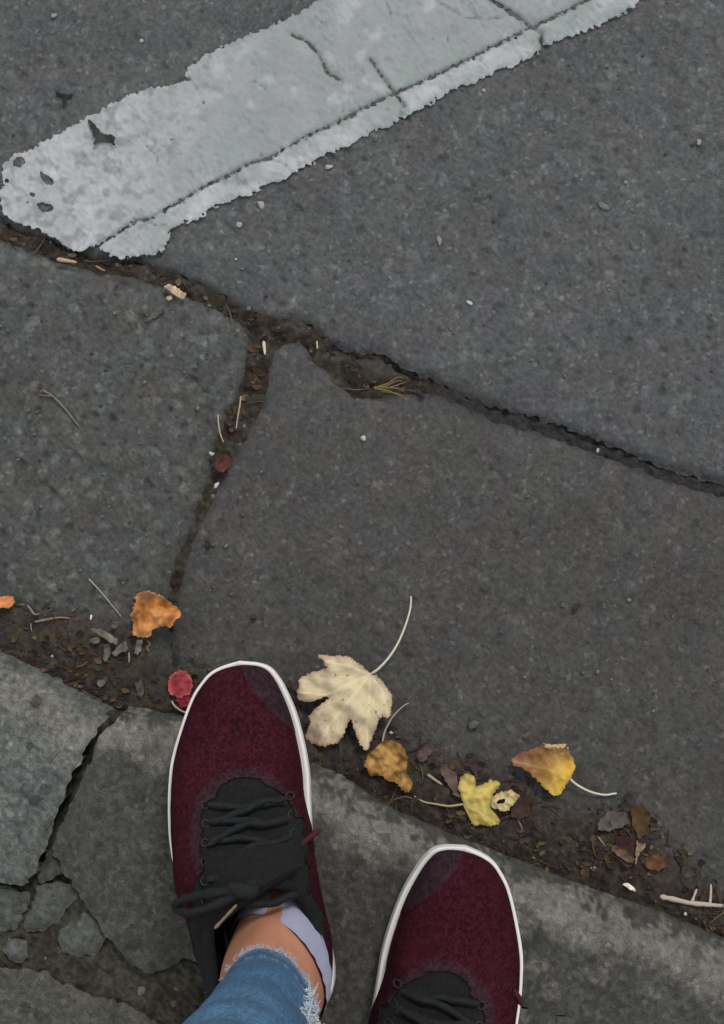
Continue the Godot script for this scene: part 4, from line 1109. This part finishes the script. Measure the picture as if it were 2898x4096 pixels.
func sole_point(w: float) -> Vector2:
	# once round the sole, w from 0 to 2: (distance from the toe, distance to the inner side), metres
	var t := w if w <= 1.0 else 2.0 - w
	var s := SHOE_L * (1.0 - cos(PI * t)) / 2.0
	return Vector2(s, -table(sole_s, sole_lat, s * 1000.0) * 0.001 if w <= 1.0 else table(sole_s, sole_med, s * 1000.0) * 0.001)


func toe_lift(s: float) -> float:
	return 0.010 * pow(maxf(1.0 - s / 0.075, 0.0), 2.0)


func upper_side(t: float, inner: bool) -> float:
	var s := t * SHOE_L * 1000.0
	return (table(sole_s, sole_med, s) * 0.001 * (lerpf(0.895, 1.03, smoothstep(95.0, 135.0, s)) - 0.06 * smoothstep(205.0, 235.0, s))) if inner else (table(sole_s, sole_lat, s) * 0.001 * lerpf(0.955, 1.03, smoothstep(130.0, 165.0, s)))


func upper_point(t: float, a: float) -> Vector3:
	# (distance from toe, to the inner side, height) on the upper; a from 0 at the outer side to PI at the inner
	var s := 0.0022 + (SHOE_L - 0.0045) * t
	var c := cos(a)
	var b := -signf(c) * pow(absf(c), 0.8) * upper_side(t, c < 0.0)
	var h: float = 0.019 + (table(up_s, up_h, t * 267.0) * 0.001) * pow(maxf(sin(a), 0.0), 0.72)
	# the vamp is a little hollow at both sides of the laces, the toes press up
	return Vector3(s, b, h + toe_lift(s))


func upper_height(s: float, b: float) -> float:
	var t := clampf((s - 0.0022) / (SHOE_L - 0.0045), 0.0, 1.0)
	var side := maxf(upper_side(t, b > 0.0), 0.001)
	var c := pow(minf(absf(b) / side, 1.0), 1.25)
	return 0.019 + table(up_s, up_h, t * 267.0) * 0.001 * pow(sqrt(maxf(1.0 - c * c, 0.0)), 0.72) + toe_lift(s)


const OPEN_S := 0.210
const OPEN_A := 0.056
const OPEN_B := 0.0365
const OPEN_C := 0.003


func opening(s: float, b: float) -> float:
	return pow(pow(absf(s - OPEN_S) / OPEN_A, 3.0) + pow(absf(b - OPEN_C) / OPEN_B, 3.0), 1.0 / 3.0)


func round_off(v: float) -> float:
	return signf(v) * pow(absf(v), 2.0 / 3.0)


func build_shoe(person: Node3D, toe: Vector3, back: Vector2, mirrored: bool, label: String) -> void:
	var d := back.normalized()
	var m := Vector2(d.y, -d.x) * (-1.0 if mirrored else 1.0)
	var put := func(q: Vector3) -> Vector3: return Vector3(toe.x + d.x * q.x + m.x * q.y, toe.y + q.z, toe.z + d.y * q.x + m.y * q.y)
	var maroon := lin(70, 30, 40, 1.5)
	var ts := PackedFloat32Array()
	for i in 111:
		ts.append((1.0 - cos(PI * i / 110.0)) / 2.0)
	var angles := steps(0.0, PI, PI / 72.0)
	var wrinkle := func(s: float, b: float) -> float:
		# creases across the ball of the foot
		return 0.0012 * sin(s * 420.0 + b * 60.0) * exp(-pow((s - 0.098) / 0.02, 2.0)) * smoothstep(0.015, 0.04, absf(b)) + 0.0010 * n_big.get_noise_2d(s * 2.4 + toe.x, b * 2.4)
	var upper_where := func(t, a):
		var q := upper_point(t, a)
		q.z += wrinkle.call(q.x, q.y)
		return put.call(q)
	var open := func(t, a):
		var q := upper_point(t, a)
		return (opening(q.x, q.y) - 1.0) * 0.03 if q.z > 0.035 else 1.0
	var upper := part("sneaker", sheet(ts, angles, upper_where, open, func(t, a, p):
		var v: float = 1.0 + 0.10 * n_fine.get_noise_2d(p.x * 0.7 + p.y, p.z * 0.7) + 0.08 * n_big.get_noise_2d(p.x, p.z)
		var q := upper_point(t, a)
		var c := maroon
		# the upper gets darker just above the rubber
		c = c.lerp(lin(44, 34, 34, 1.5), 0.8 * (1.0 - smoothstep(0.021, 0.029, q.z - toe_lift(q.x))))
		return c * v, 0.0016, false, mirrored), mats.knit, person)
	tag(upper, label)
	# rubber
	var ring := PackedFloat32Array()
	for i in 181:
		ring.append(2.0 * i / 180.0)
	var prof := [[0.0, -0.030], [0.0005, -0.003], [0.003, 0.0], [0.012, 0.0006], [0.021, 0.0], [0.0235, -0.0003], [0.0245, -0.0012], [0.0243, -0.0028], [0.0215, -0.0095]]
	var sole_where := func(w, r):
		var p := sole_point(w)
		var e := (sole_point(minf(w + 0.01, 2.0)) - sole_point(maxf(w - 0.01, 0.0)))
		if w < 0.01 or w > 1.99:
			e = Vector2(0, -1)
		var out := Vector2(e.y, -e.x).normalized()
		var k: Array = prof[int(r)]
		p += out * k[1] * (1.0 if r != 0 else 0.6)
		return put.call(Vector3(p.x, p.y, k[0] + toe_lift(p.x)))
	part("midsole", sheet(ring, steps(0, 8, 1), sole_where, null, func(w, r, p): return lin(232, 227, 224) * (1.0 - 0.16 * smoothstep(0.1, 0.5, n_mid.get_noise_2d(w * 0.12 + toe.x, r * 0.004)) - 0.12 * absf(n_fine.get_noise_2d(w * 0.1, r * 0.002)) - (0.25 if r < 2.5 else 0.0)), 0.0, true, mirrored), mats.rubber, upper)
	var in_plan := func(t, a) -> Vector3: return upper_point(t, a)
	# a layer of fabric over the upper, kept where keep(s, b, h) is positive
	var layer := func(called: String, t0: float, t1: float, lift: float, keep: Callable, colour: Color, mm: Material, thick: float) -> MeshInstance3D:
		var where := func(t, a):
			var q := upper_point(t, a)
			var q1 := upper_point(minf(t + 0.004, 1.0), a)
			var q2 := upper_point(t, minf(a + 0.02, PI))
			var n := (q1 - q).cross(q2 - q)
			n = n.normalized() if n.length() > 1e-9 else Vector3(0, 0, 1)
			if n.z < 0.0:
				n = -n
			q.z += wrinkle.call(q.x, q.y)
			return put.call(q + n * lift)
		var kk := func(t, a):
			var q := upper_point(t, a)
			return minf(keep.call(q.x, q.y, q.z) + 0.0006 * n_tiny.get_noise_2d(q.x, q.y), open.call(t, a))
		var paint := func(t, a, p):
			var q := upper_point(t, a)
			var c := colour
			if thick == 0.0:
				c = maroon.lerp(colour, smoothstep(0.0, 0.004, keep.call(q.x, q.y, q.z)))
			return c * (1.0 + 0.14 * n_fine.get_noise_2d(p.x * 0.7 + p.y, p.z * 0.7))
		return part(called, sheet(steps(t0, t1, 0.006), steps(0.02, PI - 0.02, PI / 110.0), where, kk, paint, thick, false, mirrored), mm, upper)
	layer.call("toe_overlay", 0.0, 0.24, 0.0003, func(s, b, h): return minf((b - 0.002) - (s - 0.004) * 0.62 + 0.006 * sin(s * 60.0), 0.060 - s), lin(62, 46, 53, 1.5), mats.knit, 0.0)
	layer.call("eyestay", 0.22, 0.68, 0.0003, func(s, b, h):
		var q := Vector2((s - 0.121) / 0.046, (b + 0.004) / 0.040)
		var front := (1.0 - q.length()) * 0.04
		return maxf(front, minf(minf(s - 0.115, 0.18 - s), minf(b + 0.037, 0.037 - b))) + 0.002 * n_mid.get_noise_2d(s * 0.8, b * 0.8), lin(68, 47, 54, 1.5), mats.knit, 0.0)
	layer.call("tongue_base", 0.28, 0.70, 0.0022, func(s, b, h):
		var q := Vector2((s - 0.122) / 0.036, (b + 0.001) / 0.031)
		return maxf((1.0 - q.length()) * 0.03, minf(minf(s - 0.118, 0.2 - s), minf(b + 0.032, 0.035 - b))) + 0.005 * n_mid.get_noise_2d(s * 1.2 + 2.0, b * 1.2), Color.WHITE, mats.black, 0.0015)
	layer.call("collar_panel", 0.52, 1.0, 0.0012, func(s, b, h):
		return minf((1.34 if b < 0.0 else 1.12) - opening(s, b), 0.3) * 0.03 + 0.002 * n_mid.get_noise_2d(s, b), Color.WHITE, mats.black, 0.0008)
	# laces
	var eyelets := []
	for i in 6:
		var s := 0.100 + i * 0.0125
		eyelets.append([s, -0.027 - 0.0006 * i, 0.028 + 0.0006 * i])
	for i in 6:
		var e: Array = eyelets[i]
		for cross in 2:
			if i == 5 and cross == 1:
				continue
			var s0: float = e[0]
			var s1: float = s0 + (0.0125 if cross == 1 else 0.004)
			var path := []
			for k in 9:
				var u := k / 8.0
				var b := lerpf(e[1], e[2], u)
				if cross == 1:
					b = lerpf(e[2], e[1], u)
				var s := lerpf(s0, s1, u) + 0.006 * n_big.get_noise_2d(u * 0.1 + i, cross * 3.0 + toe.x)
				path.append(put.call(Vector3(s, b, upper_height(s, b) + 0.0050 + 0.0018 * sin(u * PI) + 0.0012 * cross + 0.0016 * n_mid.get_noise_2d(s + i, b))))
			part("lace", tube(path, 0.0028, 0.0026, 8, 0.2, 0.45), mats.lace, upper)
	for e in eyelets:
		for side in [e[1] - 0.002, e[2] + 0.002]:
			var hoop := []
			for k in 9:
				var s: float = e[0] + 0.0026 * cos(TAU * k / 8.0)
				var b: float = side + 0.0026 * sin(TAU * k / 8.0)
				hoop.append(put.call(Vector3(s, b, upper_height(s, b) + 0.0028)))
			part("eyelet", tube(hoop, 0.0008, 0.0008, 6), plain("eyelet", srgb(40, 38, 41), 0.7), upper)
	# padded tongue standing up against the instep
	var tongue_where := func(u, v):
		var s = lerpf(0.130, 0.149 + 0.040 * pow((1.0 - u) / 2.0, 1.4), v)
		var b: float = u * lerpf(0.030, 0.036, v)
		var fold := sin(minf(v, 1.0) * PI * 0.5)
		var h: float = upper_height(0.142, u * 0.03) + 0.004 + 0.022 * fold - 0.016 * u * u * fold - 0.008 * maxf(v - 0.85, 0.0) / 0.15 + 0.006 * u * v
		return put.call(Vector3(s, b, h + 0.0008 * n_fine.get_noise_2d(s, b)))
	part("tongue", joined([sheet(steps(-1, 1, 0.05), steps(0, 1, 0.04), tongue_where, func(u, v): return 1.0 - maxf(absf(u), v) + 0.001, null, 0.006, false, mirrored)]), mats.black, upper)
	# padded collar
	var rim := []
	for i in 49:
		var w := TAU * i / 48.0
		var s := OPEN_S + OPEN_A * round_off(cos(w))
		var b := OPEN_C + OPEN_B * round_off(sin(w))
		rim.append(put.call(Vector3(s, b, upper_height(s, b) + 0.001)))
	part("collar", tube(rim, 0.0044, 0.0044, 10, 0.0), mats.black, upper)
	var lining_where := func(w, v):
		var k := lerpf(1.0, 0.86, v)
		var s := OPEN_S + OPEN_A * k * round_off(cos(w))
		var b: float = OPEN_C + OPEN_B * k * round_off(sin(w))
		return put.call(Vector3(s, b, lerpf(upper_height(OPEN_S + OPEN_A * round_off(cos(w)), OPEN_C + OPEN_B * round_off(sin(w))), 0.026, v)))
	part("lining", sheet(steps(0, TAU, TAU / 40.0), steps(0, 1, 0.2), lining_where, null, null, 0.0, true, mirrored), mats.lining, upper)
	# the bow: two loops and two ends
	var knot := Vector3(0.156, -0.004, upper_height(0.160, 0.0) + 0.020)
	for loop in 2:
		var sgn := -1.0 if loop == 0 else 1.0
		var reach := 0.050 if loop == 0 else 0.020
		var path := []
		for k in 13:
			var u := k / 12.0
			var b := sgn * reach * sin(u * PI) * (1.0 if loop == 0 else 0.9)
			var s := 0.156 + (0.014 if loop == 0 else 0.006) * (u - 0.5) * 2.0 * sin(u * PI) + (0.010 if loop == 0 else -0.004) * sin(u * PI)
			var h: float = lerpf(knot.z, maxf(upper_height(s, b), 0.055) + 0.008, sin(u * PI) * 0.9)
			path.append(put.call(Vector3(s, knot.y + b, h + 0.003 * cos(u * TAU))))
		part("lace_loop", tube(path, 0.0034, 0.0030, 8, 0.3, 0.6), mats.lace, upper)
	var tie := []
	for q in [Vector3(0.152, -0.012, knot.z), Vector3(0.156, -0.004, knot.z + 0.003), Vector3(0.157, 0.006, knot.z)]:
		tie.append(put.call(q))
	part("lace_knot", tube(tie, 0.005, 0.005, 8, 0.1), mats.lace, upper)
	var free := []
	for q in [Vector3(0.138, 0.022, 0.082), Vector3(0.135, 0.032, 0.074), Vector3(0.130, 0.041, 0.064), Vector3(0.126, 0.049, 0.060)]:
		free.append(put.call(q))
	if mirrored:
		free.clear()
		for q in [Vector3(0.088, -0.050, 0.052), Vector3(0.093, -0.056, 0.045), Vector3(0.099, -0.061, 0.040)]:
			free.append(put.call(q))
	tag(part("lace_end", tube(free, 0.0026, 0.0021, 8, 0.35), plain("lace_end", srgb(66, 18, 34)), upper), "dark red cord end sticking out")
	var tabs := []
	for u in 5:
		var b := -0.024 + u * 0.004
		tabs.append(put.call(Vector3(0.178 - 0.0035 * u, b, upper_height(0.150, 0.0) + 0.026 + 0.0006 * u)))
	tag(part("tongue_label", tube(tabs, 0.0012, 0.0009, 6, 0.5, 0.4), plain("gold_label", srgb(126, 112, 86)), upper), "small worn gold mark on the tongue")


func leg_centre(side: int, y: float) -> Vector3:
	# the middle of the shin and thigh at a height
	var k := clampf((y - 0.145) / 0.7, 0.0, 1.2)
	if side == 0:
		return Vector3(lerpf(-0.0600, -0.090, k), y, 0.178 + 0.19 * (y - 0.145) if y < 0.25 else lerpf(0.198, 0.262, (y - 0.25) / 0.65))
	return Vector3(lerpf(0.028, 0.075, k), y, lerpf(0.309, 0.272, k))


func build_person() -> void:
	var person := base("person")
	tag(person, "person in frayed blue jeans and maroon sneakers standing on the kerb edge", "person")
	# body: both legs joined at the hips, one mesh
	var leg_y := PackedFloat32Array([30, 70, 100, 125, 150, 185, 250, 330, 420, 500, 600, 750, 860])
	var leg_rx := PackedFloat32Array([31, 33, 33, 32, 30.5, 29.5, 30, 38, 43, 46, 56, 72, 78])
	var leg_rz := PackedFloat32Array([58, 52, 44, 40.5, 38.5, 38.5, 45, 53, 55, 54, 62, 76, 80])
	var skin_tint := func(u, v, p):
		var c := lin(178, 126, 101, 1.2).lerp(lin(160, 108, 88, 1.2), clampf(0.5 + n_big.get_noise_2d(p.x * 2.0, p.y * 2.0 + p.z), 0.0, 1.0))
		return c * (1.0 + 0.05 * n_fine.get_noise_2d(p.x + p.y, p.z) + 0.07 * n_mid.get_noise_2d(p.x * 1.2, p.y + p.z))
	var limbs := []
	var st := steps(0, TAU, TAU / 64.0)
	for side in 2:
		var foot_y := KERB
		limbs.append(sheet(st, steps(0.03, 0.86, 0.01), func(u, y):
			var c := leg_centre(side, y + foot_y)
			var rx := table(leg_y, leg_rx, y * 1000.0) * 0.001
			var rz := table(leg_y, leg_rz, y * 1000.0) * 0.001
			var bone := 0.004 * exp(-pow((y - 0.085) / 0.018, 2.0)) * pow(absf(cos(u)), 6.0)
			var shin := 0.0025 * pow(maxf(-sin(u), 0.0), 8.0)
			return Vector3(c.x + cos(u) * (rx + bone), c.y, c.z + sin(u) * (rz + shin)),
			null, skin_tint, 0.0, true))
	limbs.append(sheet(st, steps(0.0, PI, PI / 16.0), func(u, w): return Vector3(-0.01 + 0.15 * sin(w) * cos(u), 0.92 - 0.09 * cos(w), 0.272 + 0.095 * sin(w) * sin(u)), null, skin_tint, 0.0, true))
	part("body", joined(limbs), mats.skin, person)
	# socks
	for side in 2:
		var top := 0.118
		part("sock", sheet(st, steps(0, 1, 0.04), func(u, v):
			var edge: float = KERB + 0.078 + 0.036 * cos(u + (0.7 if side == 0 else 2.45))
			var y := lerpf(KERB + 0.03, edge, v)
			var c := leg_centre(side, y)
			var k := y - KERB
			var rx: float = table(leg_y, leg_rx, k * 1000.0) * 0.001 + 0.0022 + 0.0005 * sin(u * 40.0)
			var rz: float = table(leg_y, leg_rz, k * 1000.0) * 0.001 + 0.0022
			var bone := 0.004 * exp(-pow((k - 0.085) / 0.018, 2.0)) * pow(absf(cos(u)), 6.0)
			return Vector3(c.x + cos(u) * (rx + bone), y, c.z + sin(u) * rz), null, null, 0.0, true), mats.sock, person)
	# jeans: each leg a cloth tube, joined in the hips
	var jean_y := PackedFloat32Array([0, 140, 195, 240, 300, 380, 460, 520, 620, 760, 900])
	var jean_rx := PackedFloat32Array([33, 32, 31.5, 32.5, 36, 44, 49, 52, 65, 86, 92])
	var jean_rz := PackedFloat32Array([44, 43, 42, 46, 55, 62, 63, 63, 73, 92, 100])
	var blue := lin(74, 110, 145, 1.5)
	var cloth := []
	var hems := []
	for side in 2:
		var hem := 0.196
		var shape := func(u: float, y: float, out: float) -> Vector3:
			var c := leg_centre(side, y)
			var rx := table(jean_y, jean_rx, y * 1000.0) * 0.001 + out
			var rz := table(jean_y, jean_rz, y * 1000.0) * 0.001 + out
			var fold := 0.0022 * sin(y * 95.0 + 2.0 * sin(u + side) + 3.0 * n_big.get_noise_2d(u * 0.02, y)) * smoothstep(0.19, 0.26, y) + 0.003 * n_big.get_noise_3d(cos(u) * 0.06, y * 0.8, sin(u) * 0.06)
			var seam := 0.0016 * (exp(-pow(wrapf(u + 0.5, -PI, PI) / 0.05, 2.0)) + exp(-pow(wrapf(u - PI - 0.1, -PI, PI) / 0.05, 2.0)))
			return Vector3(c.x + cos(u) * (rx + fold + seam), y, c.z + sin(u) * (rz + fold + seam))
		hems.append(shape)
		var jtint := func(u, y, p):
			var v: float = 1.0 + 0.10 * n_big.get_noise_2d(u * 0.05 + side, y * 1.5) + 0.16 * n_mid.get_noise_2d(u * 0.035, y) + 0.12 * n_fine.get_noise_2d(u * 0.04, y)
			var c := blue.lerp(lin(132, 158, 184, 1.4), 0.75 * exp(-maxf(y - hem, 0.0) / 0.0035) + 0.35 * exp(-pow(wrapf(u + 0.42, -PI, PI) / 0.035, 2.0)))
			c = c.lerp(lin(44, 66, 92, 1.5), 0.5 * exp(-pow((y - hem - 0.011 - 0.002 * sin(u * 9.0)) / 0.0035, 2.0)))
			if absf(y - hem - 0.016) < 0.0022 and sin(u * 95.0) > -0.2:
				c = c.lerp(lin(150, 160, 168, 1.4), 0.6)
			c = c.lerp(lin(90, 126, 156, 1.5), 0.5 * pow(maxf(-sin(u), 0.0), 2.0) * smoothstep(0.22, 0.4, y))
			return c * v
		var ju := steps(0, TAU, TAU / 120.0)
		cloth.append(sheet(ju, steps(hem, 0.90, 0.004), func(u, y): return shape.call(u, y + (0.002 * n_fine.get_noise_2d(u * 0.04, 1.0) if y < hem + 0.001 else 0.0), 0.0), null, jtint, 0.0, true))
		cloth.append(sheet(ju, steps(hem, hem + 0.06, 0.006), func(u, y): return shape.call(u, y, -0.0016), null, jtint, 0.0, true, true))
		cloth.append(sheet(ju, steps(0, 1, 1.0), func(u, v): return shape.call(u, hem + (0.002 * n_fine.get_noise_2d(u * 0.04, 1.0) if v > 0.5 else 0.0), lerpf(-0.0016, 0.0, v)), null, func(u, v, p): return lin(150, 172, 194, 1.4), 0.0, true))
	cloth.append(sheet(steps(0, TAU, TAU / 80.0), steps(0.0, 1.0, 0.04), func(u, v):
		var y := lerpf(0.80, 1.0, v)
		var k := sqrt(smoothstep(0.0, 0.5, v))
		return Vector3(-0.01 + 0.172 * k * cos(u), y, 0.272 + 0.108 * k * sin(u) + 0.002 * n_big.get_noise_2d(u, v)), null, func(u, v, p): return blue, 0.0, true))
	var jeans := part("jeans", joined(cloth), mats.denim, person)
	# frayed threads along both hems, and the torn seam
	var rng := RandomNumberGenerator.new()
	rng.seed = 9
	for side in 2:
		var threads := []
		for i in 150:
			var u := rng.randf_range(0, TAU)
			var hang := rng.randf_range(0.001, 0.0045)
			if u < 1.3 or u > 5.6:
				hang *= 1.5
			var p0: Vector3 = hems[side].call(u, 0.198, 0.0004)
			var side_dir := Vector3(-sin(u), 0, cos(u))
			var out := Vector3(cos(u), 0, sin(u))
			threads.append(tube([p0, p0 + out * 0.0012 + Vector3.DOWN * hang * 0.5 + side_dir * rng.randf_range(-0.002, 0.002), p0 + out * rng.randf_range(0.0005, 0.004) + Vector3.DOWN * hang + side_dir * rng.randf_range(-0.004, 0.004)], 0.00032, 0.0002, 4))
		part("frayed_threads", joined(threads), mats.thread, jeans).set_meta("kind", "stuff")
		var tuft := []
		for i in 260:
			var u := (-0.3 if side == 0 else PI) + rng.randf_range(-0.28, 0.28)
			var y := 0.224 + rng.randf_range(-0.018, 0.030)
			var p0: Vector3 = hems[side].call(u, y, 0.0002)
			var out := Vector3(cos(u), 0, sin(u))
			tuft.append(tube([p0, p0 + out * rng.randf_range(0.002, 0.004) + Vector3(0, rng.randf_range(-0.004, 0.004), 0.002), p0 + out * rng.randf_range(0.001, 0.005) + Vector3(rng.randf_range(-0.004, 0.003), rng.randf_range(-0.008, 0.006), rng.randf_range(-0.003, 0.005))], 0.00045, 0.00025, 4))
		tag(part("torn_seam", joined(tuft), plain("white_fray", srgb(196, 204, 212)), jeans), "white frayed tear at the side seam", "", "", "stuff")
	build_shoe(person, Vector3(-0.0910, 0.0600, -0.0439) * Vector3(1, 0, 1) + Vector3(0, KERB + 0.001, 0), Vector2(0.100, 1.0), false, "maroon sneaker with its toe over the gutter")
	build_shoe(person, Vector3(0.0756, 0.0600, 0.0904) * Vector3(1, 0, 1) + Vector3(0, KERB + 0.001, 0), Vector2(-0.220, 1.0), true, "maroon sneaker set farther back on the kerb")


# ---------------------------------------------------------------- everything
func _ready() -> void:
	var cam := Camera3D.new()
	cam.name = "camera"
	cam.position = Vector3(0, 1.18, 0)
	cam.rotation_degrees = Vector3(-82, 0, 0)
	cam.fov = 38.0
	cam.near = 0.02
	cam.far = 600.0
	add_child(cam)
	cam.current = true
	var env := Environment.new()
	env.background_mode = Environment.BG_SKY
	var sky := Sky.new()
	var ps := ProceduralSkyMaterial.new()
	ps.sky_top_color = srgb(216, 220, 223)
	ps.sky_horizon_color = srgb(150, 152, 154)
	ps.sky_curve = 0.12
	ps.ground_bottom_color = srgb(70, 70, 70)
	ps.ground_horizon_color = srgb(150, 152, 154)
	ps.sky_energy_multiplier = 1.1
	sky.sky_material = ps
	env.sky = sky
	env.tonemap_mode = Environment.TONE_MAPPER_LINEAR
	env.tonemap_exposure = 1.0
	env.sdfgi_enabled = true
	env.ssao_enabled = true
	env.ssil_enabled = true
	var we := WorldEnvironment.new()
	we.name = "environment"
	we.environment = env
	add_child(we)
	var sun := DirectionalLight3D.new()
	sun.name = "sun"
	sun.light_color = Color(1.0, 0.98, 0.95)
	sun.light_energy = 0.5
	sun.light_angular_distance = 14.0
	sun.rotation_degrees = Vector3(-52, 155, 0)
	sun.shadow_enabled = true
	add_child(sun)

	n_big = noise(FastNoiseLite.TYPE_SIMPLEX_SMOOTH, 0.09, 1, 3)
	n_mid = noise(FastNoiseLite.TYPE_SIMPLEX_SMOOTH, 0.022, 2, 3)
	n_fine = noise(FastNoiseLite.TYPE_SIMPLEX_SMOOTH, 0.0065, 3, 3)
	n_tiny = noise(FastNoiseLite.TYPE_SIMPLEX_SMOOTH, 0.0026, 4, 2)
	n_cell = noise(FastNoiseLite.TYPE_CELLULAR, 0.0085, 5)
	n_cell.cellular_return_type = FastNoiseLite.RETURN_DISTANCE
	n_stone = noise(FastNoiseLite.TYPE_CELLULAR, 0.0085, 5)
	n_stone.cellular_return_type = FastNoiseLite.RETURN_CELL_VALUE
	n_pit = noise(FastNoiseLite.TYPE_SIMPLEX_SMOOTH, 0.012, 8)
	make_materials()
	mats.crumb = mat(Color.WHITE, 0.95, null, 1.0, true)
	mats.lace = mat(srgb(43, 45, 48), 0.9, mats.knit.albedo_texture, 14.0, false, mats.knit.normal_texture, 0.8)
	build_road()
	build_marking()
	build_kerb()
	build_litter()
	build_leaves()
	build_debris()
	build_person()
